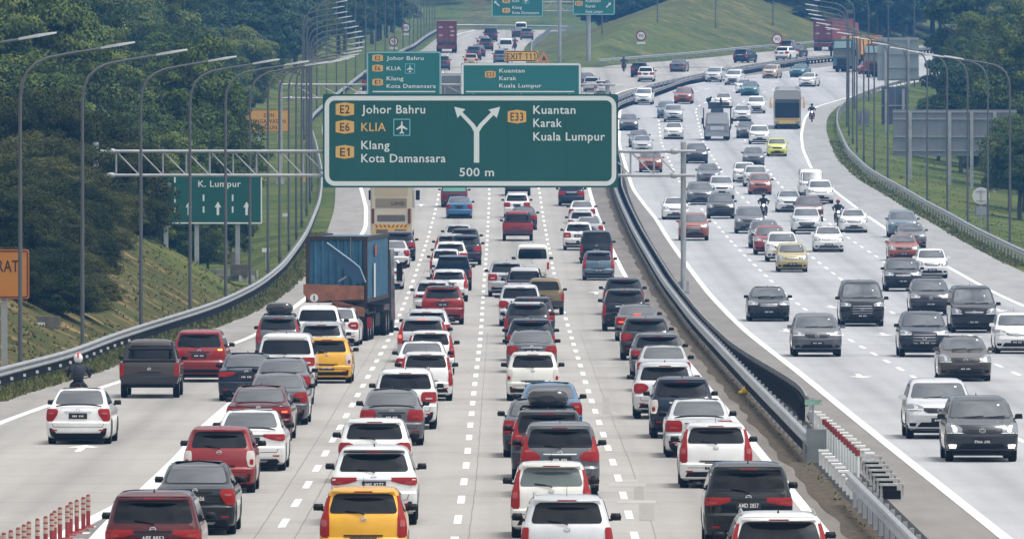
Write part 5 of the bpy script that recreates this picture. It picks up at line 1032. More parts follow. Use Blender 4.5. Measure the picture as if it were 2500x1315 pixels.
A(1395, 503, 'suv', 'navy', 'dark blue suv first below the largest sign in the fourth lane', tail='wide')
# ---------------------------------------------------------------- far traffic driving away
for px, py, kd, c, lb in ((905, 222, 'minivan', 'maroon', 'maroon van peeping out left of the Johor Bahru sign'), (1080, 172, 'suv', 'dgray', 'dark car just right of the Johor Bahru sign'), (1150, 163, 'hatch', 'tan', 'tan hatchback touching the top edge of the Kuantan sign'),
        (1157, 147, 'suv', 'dgray', 'dark car in the far left branch right behind the tan hatchback'), (1168, 139, 'sedan', 'navy', 'dark car third in the far left line'), (1187, 125, 'suv', 'dgray', 'dark car fourth in the far left line, near the red container lorry'), (1180, 115, 'sedan', 'silver', 'pale car in the far left line with a white roof'), (1198, 102, 'minivan', 'dgray', 'dark van furthest along the far left line'),
        (1235, 133, 'van', 'white', 'white van above the yellow exit plate'), (1223, 156, 'suv', 'bluegray', 'blue grey car left of the yellow exit plate'), (1286, 98, 'suv', 'gray', 'grey car at the far crest of the left branch'), (1264, 93, 'sedan', 'dgray', 'dark car beside the grey car at the far crest'), (1272, 87, 'van', 'white', 'white van topmost at the far crest'),
        (1445, 226, 'suv', 'silver', 'silver car just right of the Kuantan sign'), (1470, 232, 'hatch', 'lsilver', 'pale hatchback right of the Kuantan sign by the gantry column'), (1430, 212, 'sedan', 'gray', 'grey sedan behind the silver car right of the Kuantan sign'),
        (1560, 189, 'suv', 'navy', 'dark suv on the right branch partly behind a white suv'), (1577, 200, 'suv', 'white', 'white suv on the right branch touching the median barrier'), (1655, 176, 'sedan', 'gray', 'grey sedan on the right branch below the grassy hill'), (1811, 154, 'suv', 'navy', 'dark blue suv on the right branch with a rear spare wheel'),
        (1912, 147, 'suv', 'white', 'white suv on the right branch under the speed limit sign'), (1940, 140, 'sedan', 'dgray', 'dark sedan beside the white suv under the speed limit sign'), (1921, 131, 'suv', 'dgray', 'dark car behind the white suv under the speed limit sign')):
    A(px, py, kd, c, lb, yaw=4 if px > 1400 else 0, ant=False)
# ---------------------------------------------------------------- oncoming traffic
O(2395, 1126, 'suv', 'dgray', 'dark grey suv with lit round lamps, nearest in the oncoming lanes, plate PNA 396', hl='almond', grille='mid', plate='PNA 396', sz=.97, lit=True, mirror='b')
O(2293, 1070, 'suv', 'lsilver', 'silver white suv half hidden behind the nearest dark grey suv', hl='slim', cladding=True, sz=.96)
O(2355, 930, 'sedan', 'brown', 'dark brown sedan with white fog lamps near the right edge', hl='almond', mirror='brown')
O(2482, 863, 'hatch', 'white', 'white hatchback cut by the right edge of the photo', hl='slim', grille='slit')
O(2255, 871, 'suv', 'navy', 'dark navy suv with a wide shield grille', hl='slim', grille='big', mirror='b')
O(1994, 870, 'suv', 'gray', 'grey brown suv with a white bonnet glare and pointed nose', hl='slim', sz=.95, roof='lsilver')
O(2376, 812, 'minivan', 'black', 'black minivan at the right with a plain nose', hl='almond', grille='slit')
O(2271, 770, 'suv', 'dgray', 'dark grey suv with one lit lamp and a v shaped grille', hl='slim', lit=False, sz=.97)
O(2104, 796, 'minivan', 'black', 'black minivan with a huge chrome barred grille', hl='slim', grille='big')
O(1876, 784, 'sedan', 'black', 'black sedan alone in the lane next to the median', hl='slim', lit=False, grille='mid', sx=1.04)
O(2204, 711, 'suv', 'black', 'black suv with thin lit lamps right of the gold hatchback', hl='slim', sz=.97, grille='slit')
O(2275, 679, 'hatch', 'white', 'white hatchback with black side vents behind the black suv', hl='almond')
O(2206, 637, 'sedan', 'orange', 'orange red sedan ahead of the black suv', hl='almond', mirror='orange')
O(2225, 606, 'sedan', 'gray', 'grey sedan hidden behind the orange red sedan', hl='slim')
O(2204, 580, 'suv', 'bluegray', 'blue grey suv close to the right shoulder line', hl='slim', grille='big')
O(1934, 664, 'hatch', 'gold', 'pale gold hatchback in the middle of the oncoming lanes', hl='almond', grille='slit')
O(1910, 639, 'suv', 'pearl', 'white suv partly hidden behind the pale gold hatchback', hl='slim')
O(1880, 622, 'suv', 'red', 'dark red suv showing its left side behind the white suv', hl='slim', mirror='b')
O(1867, 606, 'suv', 'gray', 'grey car showing above the dark red suv', hl='slim')
O(2023, 615, 'sedan', 'white', 'white sedan with black lower grille right of the gold hatchback', hl='almond', grille='slit')
O(2084, 568, 'sedan', 'white', 'white sedan beside the rider with a red helmet', hl='almond')
O(1969, 571, 'suv', 'lsilver', 'silver suv with a big dark grille left of the rider with a red helmet', hl='slim', grille='big')
O(1976, 541, 'suv', 'maroon', 'dull red suv hidden behind the silver suv with a big dark grille', hl='slim', roof='silver')
O(1694, 587, 'suv', 'orange', 'orange red suv behind the gantry column', hl='slim', grille='big', mirror='orange')
O(1830, 570, 'suv', 'gray', 'grey suv with twin grille in front of the black motorcyclist', hl='almond', sz=1.0)
O(1927, 518, 'sedan', 'lsilver', 'silver sedan with a black slot grille', hl='slim')
O(2003, 497, 'suv', 'white', 'white suv near the right shoulder line', hl='slim', grille='slit')
O(1980, 477, 'van', 'white', 'white boxy off road car behind the white suv', hl='almond', sz=.95)
O(1649, 536, 'sedan', 'white', 'white sedan left of the gantry column', hl='slim')
O(1760, 534, 'suv', 'dgray', 'dark grey suv with a bonnet scoop right of the gantry column', hl='almond', grille='mid')
O(1709, 500, 'suv', 'gray', 'grey suv just right of the gantry column, above the orange red suv', hl='slim', sz=.95)
O(1762, 486, 'suv', 'lsilver', 'silver suv behind the dark grey suv with a bonnet scoop', hl='almond')
O(1856, 475, 'hatch', 'orange', 'orange red hatchback in the middle of the oncoming lanes', hl='slim', mirror='b')
O(1845, 456, 'suv', 'lsilver', 'silver suv right behind the orange red hatchback', hl='almond', sz=.95)
O(1818, 446, 'hatch', 'white', 'white hatchback left behind the orange red hatchback', hl='slim', sx=1.05)
O(1730, 449, 'sedan', 'gray', 'grey sedan with a pale windscreen right of the gantry beam', hl='slim')
O(1840, 405, 'sedan', 'gray', 'dark windowed grey sedan behind the group with the orange red hatchback', hl='slim')
O(1701, 399, 'suv', 'dgray', 'dark grey suv next to the top of the gantry column', hl='slim', sz=.95)
O(1589, 421, 'suv', 'orange', 'orange red suv seen through the gantry bracing', hl='slim', mirror='orange')
O(1568, 374, 'sedan', 'silver', 'silver sedan just above the gantry beam', hl='slim')
O(1560, 360, 'sedan', 'gray', 'grey sedan right behind the silver sedan above the gantry beam', hl='slim')
O(1535, 319, 'sedan', 'gray', 'grey sedan touching the right border of the largest sign', hl='almond')
O(1571, 256, 'suv', 'white', 'white suv by the upper right corner of the largest sign', hl='slim')
O(1897, 382, 'hatch', 'lime', 'lime yellow hatchback in the right oncoming lane', hl='slim')
O(1854, 352, 'suv', 'white', 'white suv left behind the lime yellow hatchback', hl='slim')
O(1822, 338, 'sedan', 'gray', 'grey sedan left behind the white suv near the lorry', hl='slim')
O(1645, 340, 'sedan', 'white', 'white sedan left of the grey flatbed lorry', hl='almond')
O(1644, 298, 'suv', 'silver', 'silver suv ahead of the white sedan left of the flatbed lorry', hl='almond')
O(1627, 289, 'mpv', 'bluegray', 'blue grey people carrier behind the silver suv', hl='slim', sz=.95)
O(1668, 254, 'suv', 'orange', 'pale orange suv in the upper oncoming lanes', hl='slim')
O(1766, 264, 'sedan', 'pearl', 'white sedan with an orange tinted windscreen behind the flatbed lorry', hl='slim')
O(1812, 296, 'sedan', 'lsilver', 'silver sedan between the flatbed lorry and the tour coach', hl='slim')
O(1846, 277, 'suv', 'white', 'white suv with a dark grille left of the tour coach', hl='slim', grille='big')
O(1829, 234, 'sedan', 'teal', 'teal sedan with a pale bonnet above the tour coach', hl='slim')
O(1816, 228, 'sedan', 'white', 'white sedan partly hidden by the teal sedan', hl='slim')
O(1790, 208, 'suv', 'white', 'white suv with a tall dark grille by the median barrier', hl='slim', grille='big')
O(1742, 201, 'suv', 'lsilver', 'silver suv beside the dark median barrier', hl='slim')
O(1880, 192, 'hatch', 'tan', 'tan and white hatchback far up the oncoming lanes', hl='slim')
O(1948, 189, 'sedan', 'teal', 'dark teal sedan with a rider close behind it', hl='slim')
O(1971, 212, 'sedan', 'white', 'white sedan far up the oncoming lanes right of the teal sedan', hl='slim', yaw=3)
O(2113, 182, 'hatch', 'red', 'red and white hatchback behind the lamp posts at the far bend', hl='slim')

# ---------------------------------------------------------------- lorries and coaches
def truck_wheels(t, ys, W, r, n_dual=True):
    wt, wr_ = wheel_mesh(r, .28)
    for y in ys:
        for s in (-1, 1):
            for k in ((0, .31) if n_dual else (0,)): w_ = obj('wheel', wt, t, (s*(W/2-.15-k), y, r)); obj('rim', wr_, w_)
def place(px, py, label, nm, cat, away, yaw=0, group=None):
    x, d, z = g(px, py); h = (hd_left(d, px) if away else hd_right(d))+R(yaw); t = thing(nm, label, cat, (x, d, z), -h+(0 if away else math.pi), group)
    p = math.atan((zp(d+6)-zp(d))/6); t.rotation_euler[0] = p if away else -p; return t
RUST = mat('container_rust', (.22, .085, .045), .7, amt=.3, sc=3)
def container(t, y0, ln, z0, m, corner, hgt=2.6, W=2.44, ribs=True):
    mb = MB(); n_ = 9; zig = []                                     # corrugated skin: zigzag outline pushed up
    def seg(a, b, k): 
        a, b = Vector(a), Vector(b); nn = Vector((-(b-a).y, (b-a).x)).normalized(); out = []
        for i in range(k):
            for f, dpt in ((.0, 0), (.35, 0), (.5, .05), (.85, .05)): out.append(a.lerp(b, (i+f)/k)+nn*dpt)
        return out
    x = W/2-.03; ol = seg((-x, y0+.06), (x, y0+.06), 8)+seg((x, y0+.06), (x, y0+ln), int(ln/.5))+[Vector((x, y0+ln)), Vector((-x, y0+ln))]+seg((-x, y0+ln), (-x, y0+.06), int(ln/.5))
    k = len(ol); vs = [(p.x, p.y, z0+.12) for p in ol]+[(p.x, p.y, z0+hgt-.1) for p in ol]; mb.add(vs, [(i, (i+1) % k, (i+1) % k+k, i+k) for i in range(k)]); mb.box((0, y0+ln/2, z0+hgt-.08), (W-.06, ln-.06, .05)); build(mb, 'container_box', m, t)
    fr = MB()
    for sx_ in (-1, 1):
        for yy in (y0+.08, y0+ln-.08): fr.box((sx_*(W/2-.07), yy, z0+hgt/2), (.15, .17, hgt))
        for zz in (z0+.07, z0+hgt-.06): fr.box((sx_*(W/2-.055), y0+ln/2, zz), (.11, ln-.3, .14))
    for zz in (z0+.07, z0+hgt-.06): fr.box((0, y0+.075, zz), (W-.28, .14, .15))
    build(fr, 'container_frame', corner, t)
BLUEC = mat('container_blue', (.03, .11, .185), .6, amt=.25, sc=1.5, coat=.1); DRUST = mat('dark_rust', (.035, .022, .02), .8, amt=.4, sc=4)
t = place(823, 832, 'articulated lorry with blue container and orange tilting rear rack', 'container_lorry', 'lorry', True, 3.4)
t.location[0] -= .02
container(t, 0, 12.2, 1.52, BLUEC, DRUST)
mb = MB(); mb.box((0, 5.5, 1.22), (1.0, 12.6, .3)).box((0, 5.5, 1.1), (2.3, .2, .25)).box((0, 10, 1.1), (2.3, .2, .25)).box((0, 1.2, 1.15), (2.2, 2.2, .2)); build(mb, 'chassis', DRUST, t)
_n0 = len(bpy.data.objects); _ex = set(bpy.data.objects)
mb = MB(); mb.add([(-1.25, -.9, 1.52), (1.12, -.9, 1.45), (1.12, -.9, .92), (-.25, -.9, .88), (-.95, -.9, .78), (-1.25, -.9, 1.15), (-1.25, -.55, 1.52), (1.12, -.55, 1.45), (1.12, -.55, .92), (-.25, -.55, .88), (-.95, -.55, .78), (-1.25, -.55, 1.15)], [(0, 5, 4, 3, 2, 1), (6, 7, 8, 9, 10, 11)]+[(i, (i+1) % 6, (i+1) % 6+6, i+6) for i in range(6)])
mb.prism([(-.8, .48), (-.95, .70), (-.1, .72), (.3, .62), (.45, .30), (1.15, .22), (1.15, .58), (.75, .68), (-.05, .92), (-.15, .84), (.35, .52), (.25, .45)][::-1], -.85, -.6); mb.box((-.95, -.7, .5), (.5, .3, .35)); build(mb, 'rear_rack', RUST, t)
mb = MB(); mb.prism([(-.33, 3.15), (.74, 2.37), (.98, 2.16), (1.21, 1.59), (.74, 1.59), (.52, 1.88), (-.36, 3.02)], -.75, -.55); ed_ = MB(); ed_.tube([(-.33, -.76, 3.16), (.74, -.76, 2.38), (.98, -.76, 2.17), (1.21, -.76, 1.6)], .03, 5); build(ed_, 'arm_edge', mat('arm_edge_pale', (.22, .33, .42), .5), t); build(mb, 'tilting_arm', mat('arm_blue', (.018, .06, .12), .55), t)
mb = MB(); mb.tube([(.58, -.25, 2.05), (.58, -.25, 3.35)], .025, 6); build(mb, 'door_rod', CHR, t); mb = MB(); mb.tube([(.12, -.4, 1.62), (.42, -.4, 1.80)], .045, 6); build(mb, 'stay', LAMPH, t)
for xx, zz in ((-.82, .98), (.68, .45)):
    mb = MB(); c_ = [(math.cos(-2*math.pi*i/20), math.sin(-2*math.pi*i/20)) for i in range(20)]; mb.prism([(xx+a*.16, zz+b*.16) for a, b in c_], -.93, -.905); dk = build(mb, 'speed_roundel', SWHITE, t); mb = MB(); mb.box((xx, -.94, zz), (.05, .01, .2)); build(mb, 'numeral', SBLACK, dk)
for i, (yy, zz, w_, h_, m_) in enumerate(((3.6, 2.35, 1.9, 1.35, SWHITE), (4.2, 3.55, 1.0, .42, mat('container_logo', (.35, .07, .05), .5)))):
    mb = MB(); mb.box((1.255, yy, zz), (.012, w_ if i else .8, h_)); build(mb, 'side_panel_marking', m_, t)
for s in (-1, 1): mb = MB(); mb.box((s*1.32, -.35, .72), (.16, .12, .42)); build(mb, 'tail_light', TAIL, t)
for o_ in bpy.data.objects:
    if o_ not in _ex and o_.name.split('.')[0] in ('rear_rack', 'tilting_arm', 'arm_edge', 'door_rod', 'stay', 'speed_roundel'): o_.location[2] = .74
truck_wheels(t, (.3, 1.65, 3.0), 2.5, .52); truck_wheels(t, (10.4, 11.8), 2.5, .52); truck_wheels(t, (15.2,), 2.4, .52, False)
mb = MB(); mb.box((0, 1.65, 1.08), (2.5, 4.1, .05)).box((1.2, 5.6, .75), (.06, 2.6, .5)).box((-1.2, 5.6, .75), (.06, 2.6, .5)); build(mb, 'mudguard', BLK, t)
mb = MB(); mb.box((0, 14.6, 2.0), (2.45, 2.2, 2.9), 0, 0, .96).box((0, 13.2, 1.1), (2.3, 5.4, .3)); build(mb, 'cab', mat('cab_dark', (.04, .045, .06), .4, coat=.5), t)
for s in (-1, 1): mb = MB(); mb.box((s*1.42, 15.4, 2.5), (.24, .12, .75)); build(mb, 'mirror', BLK, t)
# cream coach, seen from behind
t = place(955, 590, 'cream double deck coach with yellow rear panels and LINE lettering', 'coach', 'coach', True, .3)
CREAM = mat('coach_cream', (.50, .44, .32), .4, coat=.5, amt=.08, sc=1); CYEL = mat('coach_yellow', (.60, .36, .05), .4, coat=.5)
mb = MB(); sec = [(-1.2, .35), (-1.25, .6), (-1.25, 3.5), (-1.18, 3.85), (-1.0, 3.98), (1.0, 3.98), (1.18, 3.85), (1.25, 3.5), (1.25, .6), (1.2, .35)]; mb.prism(sec, .12, 12); mb.prism([(a*.94, .4+(b-.35)*.965) for a, b in sec], 0, .14); build(mb, 'body', CREAM, t)
for nm_, x0, x1, z0, z1, m_, y in (('rear_window', -.95, .95, 2.05, 2.62, mat('coach_glass', (.22, .18, .12), .3), -.02), ('vent_panel', -.85, .85, 1.22, 1.62, mat('coach_vent', (.10, .085, .07), .7, amt=.4, sc=12), -.02), ('lower_panel', -1.02, 1.02, .48, 1.05, CYEL, -.02), ('upper_panel', -1.0, 1.0, 2.75, 3.6, mat('coach_glass_pale', (.42, .34, .22), .3), -.02)):
    build(MB().prism(rrect(x0, x1, z0, z1, .07), y, .05), nm_, m_, t)
mb = MB(); put_text(mb, 'LINE', .02, .80, 2.22, .2, -.035); build(mb, 'lettering', SBLACK, t)
mb = MB()
for i in range(8): x = -.98+.25*i; mb.add([(x, -.03, .86), (x+.1, -.03, .86), (x+.2, -.03, 1.03), (x+.1, -.03, 1.03)] if i >= 4 else [(x+.1, -.03, .86), (x+.2, -.03, .86), (x+.1, -.03, 1.03), (x, -.03, 1.03)], [(0, 1, 2, 3)])
build(mb, 'hazard_stripes', SRED, t)
for s in (-1, 1):
    build(MB().box((s*1.1, -.03, 1.55), (.16, .08, .9)), 'tail_light', mat('coach_lamp', (.10, .02, .015), .3), t); build(MB().box((s*1.45, 11.6, 2.6), (.25, .15, .6)), 'mirror', BLK, t); build(MB().box((s*.55, -.03, .62), (.7, .03, .25)), 'exhaust_grille', mat('coach_vent', (.1, .085, .07)), t)
truck_wheels(t, (2.6, 3.9), 2.5, .5); truck_wheels(t, (9.8,), 2.5, .5, False)
# tour coach coming towards the camera: +Y is its nose
t = place(1922, 316, 'yellow and black tour coach coming down the right oncoming lane', 'coach', 'coach', False, 1.0)
YB = mat('tour_yellow', (.52, .40, .10), .35, coat=.7)
mb = MB(); sec = [(-1.2, .32), (-1.25, .6), (-1.25, 3.1), (-1.15, 3.5), (-.95, 3.62), (.95, 3.62), (1.15, 3.5), (1.25, 3.1), (1.25, .6), (1.2, .32)]; mb.prism(sec, -12, -.2); mb.add([(a*f, y, .36+(b-.32)*(1-(1-f)*.4)) for y, f in ((-.2, 1), (.05, .96)) for a, b in sec], [(i, (i+1) % 10, 10+(i+1) % 10, 10+i) for i in range(10)]+[tuple(range(19, 9, -1))]); build(mb, 'body', mat('tour_grey', (.30, .30, .29), .35, coat=.6), t)
build(MB().prism(rrect(-1.12, 1.12, 1.05, 2.75, .12), .02, .07), 'windscreen', mat('coach_screen', (.010, .012, .015), .12, spec=.3), t); build(MB().prism(rrect(-1.12, 1.12, 2.42, 2.74, .05), .06, .085), 'destination_band', mat('dest_band', (.05, .06, .07), .3), t)
build(MB().prism([(-1.18, .40), (-1.2, .98), (1.2, .98), (1.18, .40)][::-1], .0, .08), 'front_panel', YB, t); build(MB().box((0, .08, .40), (2.1, .06, .22)), 'grille', BLK, t); build(MB().box((0, .05, .88), (2.0, .07, .10)), 'trim', SORANGE, t)
for s in (-1, 1): build(MB().prism(rrect(s*.95-.2, s*.95+.2, .52, .76, .06), .05, .10), 'headlight', HEAD, t); build(MB().tube([(s*1.15, -.05, 3.0), (s*1.5, .25, 2.9), (s*1.52, .3, 2.3)], .05, 6).box((s*1.52, .3, 2.2), (.22, .12, .5)), 'mirror', SYEL, t)
for s in (-1, 1): build(MB().box((s*1.255, -6, 2.0), (.02, 10.5, 1.1)), 'side_window', GLASS, t)
build(MB().box((0, -2.2, 3.72), (1.7, 2.2, .3), 0, 0, .85), 'roof_unit', LAMPH, t); truck_wheels(t, (-2.6,), 2.4, .5, False); truck_wheels(t, (-9,), 2.4, .5)
# grey flatbed lorry
t = place(1751, 344, 'grey flatbed lorry with dark stake sides carrying machinery', 'flatbed_lorry', 'lorry', False, .5)
mb = MB(); sec = [(-1.02, .45), (-1.05, .7), (-1.05, 1.45), (-.95, 2.35), (-.85, 2.45), (.85, 2.45), (.95, 2.35), (1.05, 1.45), (1.05, .7), (1.02, .45)]; mb.add([(a, y, b) for y in (-1.9, -.35) for a, b in sec]+[(a*.97, .0 if b < 1.5 else -.32, b) for a, b in sec], [(k*10+i, k*10+(i+1) % 10, (k+1)*10+(i+1) % 10, (k+1)*10+i) for k in (0, 1) for i in range(10)]+[tuple(range(29, 19, -1)), tuple(range(10))]); build(mb, 'cab', mat('lorry_grey', (.24, .25, .27), .4, coat=.5, amt=.12), t)
mb = MB(); mb.add([(-.93, .0, 1.5), (.93, .0, 1.5), (.82, -.26, 2.28), (-.82, -.26, 2.28), (-.93, -.06, 1.46), (.93, -.06, 1.46), (.82, -.34, 2.32), (-.82, -.34, 2.32)], [(1, 0, 3, 2), (0, 1, 5, 4), (1, 2, 6, 5), (2, 3, 7, 6), (3, 0, 4, 7)]); build(mb, 'windscreen', GLASSF, t)
build(MB().prism(rrect(-.6, .6, .95, 1.3, .05), -.02, .03), 'grille', CHR, t); build(MB().box((0, .06, .55), (2.1, .2, .3)), 'bumper', LAMPH, t)
for s in (-1, 1): build(MB().box((s*.84, .02, .92), (.3, .06, .24)), 'headlight', HEAD, t); build(MB().box((s*1.28, -.1, 1.75), (.2, .1, .55)), 'mirror', BLK, t)
mb = MB(); mb.box((0, -4.8, 1.0), (2.4, 5.6, .18)).box((0, -4.5, .75), (.9, 7, .25)); build(mb, 'load_bed', DRUST, t)
for s in (-1, 1):
    mb = MB()
    for y in (-2.1, -3.2, -4.4, -5.6, -6.8): mb.box((s*1.2, y, 1.9), (.1, .1, 1.7))
    for z in (1.3, 1.75, 2.2, 2.65): mb.box((s*1.2, -4.6, z), (.05, 5.2, .16))
    build(mb, 'stake_side', mat('stake_dark', (.05, .035, .04), .7, amt=.4), t)
truck_wheels(t, (-1.1,), 2.1, .42, False); truck_wheels(t, (-5.4,), 2.3, .42)
tm = thing('machinery', 'dark angular machinery standing on the grey flatbed lorry', 'machine', t.location, t.rotation_euler[2]); tm.rotation_euler = t.rotation_euler
MCH = mat('machine_dark', (.02, .03, .045), .6, amt=.4, sc=3)
build(MB().box((.25, -3.2, 3.0), (1.1, 1.2, .5)).box((-.2, -2.9, 3.2), (1.7, .4, .25)), 'body', MCH, tm); build(MB().tube([(.6, -2.8, 3.1), (.9, -2.5, 3.5), (.5, -2.3, 3.8)], .09, 6).tube([(-.4, -2.8, 3.1), (-.3, -2.5, 3.7)], .09, 6), 'arm', MCH, tm); build(MB().box((0, -3.2, 1.95), (1.5, 2.4, 1.7), 0, 0, .7), 'base_frame', MCH, tm); build(MB().sphere((.75, -2.7, 3.55), (.25, .2, .2), 0, 8, 6), 'bucket', MCH, tm)
# distant container lorries
def far_lorry(px, py, label, cm, am, away, cabm=None, yaw=0, ln=12.2):
    t = place(px, py, label, 'container_lorry', 'lorry', away, yaw)
    if away:
        container(t, 0, ln, 1.35, cm, am); build(MB().box((0, ln/2, 1.2), (2.3, ln, .25)), 'chassis', DRUST, t); build(MB().box((0, -.1, .75), (2.2, .15, .5)), 'underrun_bar', am, t)
        for s in (-1, 1): build(MB().box((s*.85, -.2, .8), (.4, .05, .2)), 'tail_light', TAIL, t)
        mb = MB()
        for s, z in ((-.7, 3.2), (.55, 3.2), (.75, 2.7), (.7, 2.2), (-.7, 2.2)): mb.box((s, .02, z), (.5, .02, .16))
        build(mb, 'door_marking', mat('faded_white', (.5, .42, .4), .6), t)
        build(MB().tube([(-.35, -.02, 1.5), (-.35, -.02, 3.9)], .03, 5).tube([(.35, -.02, 1.5), (.35, -.02, 3.9)], .03, 5).box((0, 0, 2.7), (.03, .04, 2.4)), 'door_rod', am, t)
        truck_wheels(t, (.6, 1.9), 2.5, .5); truck_wheels(t, (ln-1,), 2.5, .5); build(MB().box((0, ln+1.8, 2.0), (2.4, 2.0, 2.8), 0, 0, .95), 'cab', cabm or cm, t)
    else:
        sec = [(-1.2, .4), (-1.22, .8), (-1.22, 2.6), (-1.1, 3.3), (-.95, 3.7), (.95, 3.7), (1.1, 3.3), (1.22, 2.6), (1.22, .8), (1.2, .4)]; mb = MB()
        mb.add([(a, y, b) for y in (-2.1, -.3) for a, b in sec]+[(a*.97, .0 if b < 2.0 else -.25, b) for a, b in sec], [(k*10+i, k*10+(i+1) % 10, (k+1)*10+(i+1) % 10, (k+1)*10+i) for k in (0, 1) for i in range(10)]+[tuple(range(29, 19, -1)), tuple(range(10))]); build(mb, 'cab', cabm, t)
        build(MB().prism(rrect(-1.08, 1.08, 1.75, 2.6, .08), -.02, .06), 'windscreen', GLASSF, t); build(MB().prism(rrect(-.7, .7, .8, 1.55, .05), -.03, .04), 'grille', GRILLE, t); build(MB().prism(rrect(-.95, .95, 2.75, 3.5, .1), -.02, .2), 'visor_panel', mat('visor_teal', (.32, .46, .44), .4), t); build(MB().box((0, .05, .55), (2.3, .2, .4)), 'bumper', BLK, t)
        for s in (-1, 1): build(MB().box((s*.95, .1, .75), (.35, .08, .2)), 'headlight', HEAD, t); build(MB().box((s*1.4, -.1, 2.2), (.22, .12, .7)), 'mirror', BLK, t)
        container(t, -3.0-ln, ln, 1.35, cm, am); build(MB().box((0, -3-ln/2, 1.2), (2.3, ln, .25)), 'chassis', DRUST, t); truck_wheels(t, (-1.2,), 2.3, .5, False); truck_wheels(t, (-3.6, -ln-1, -ln-2.3), 2.5, .5)
    return t
REDC = mat('container_red', (.20, .045, .045), .6, amt=.2, sc=2); REDF = mat('container_red_dark', (.11, .03, .03), .7)
far_lorry(1090, 130, 'maroon container lorry in the far left branch', REDC, REDF, True)
far_lorry(2009, 125, 'rust red container lorry with a blue green side at the far right branch', REDC, REDF, True, None, 4)
far_lorry(2058, 177, 'blue grey lorry with an orange container coming round the far bend', mat('container_orange', (.62, .33, .08), .6, amt=.12), mat('container_orange_dark', (.3, .12, .05), .7), False, mat('cab_blue', (.07, .13, .18), .4, coat=.5), 6, 9)
far_lorry(2134, 190, 'dark red lorry mostly hidden by the lamp posts at the far bend', REDC, REDF, False, mat('cab_red', (.2, .03, .03), .4, coat=.5), 6, 6)

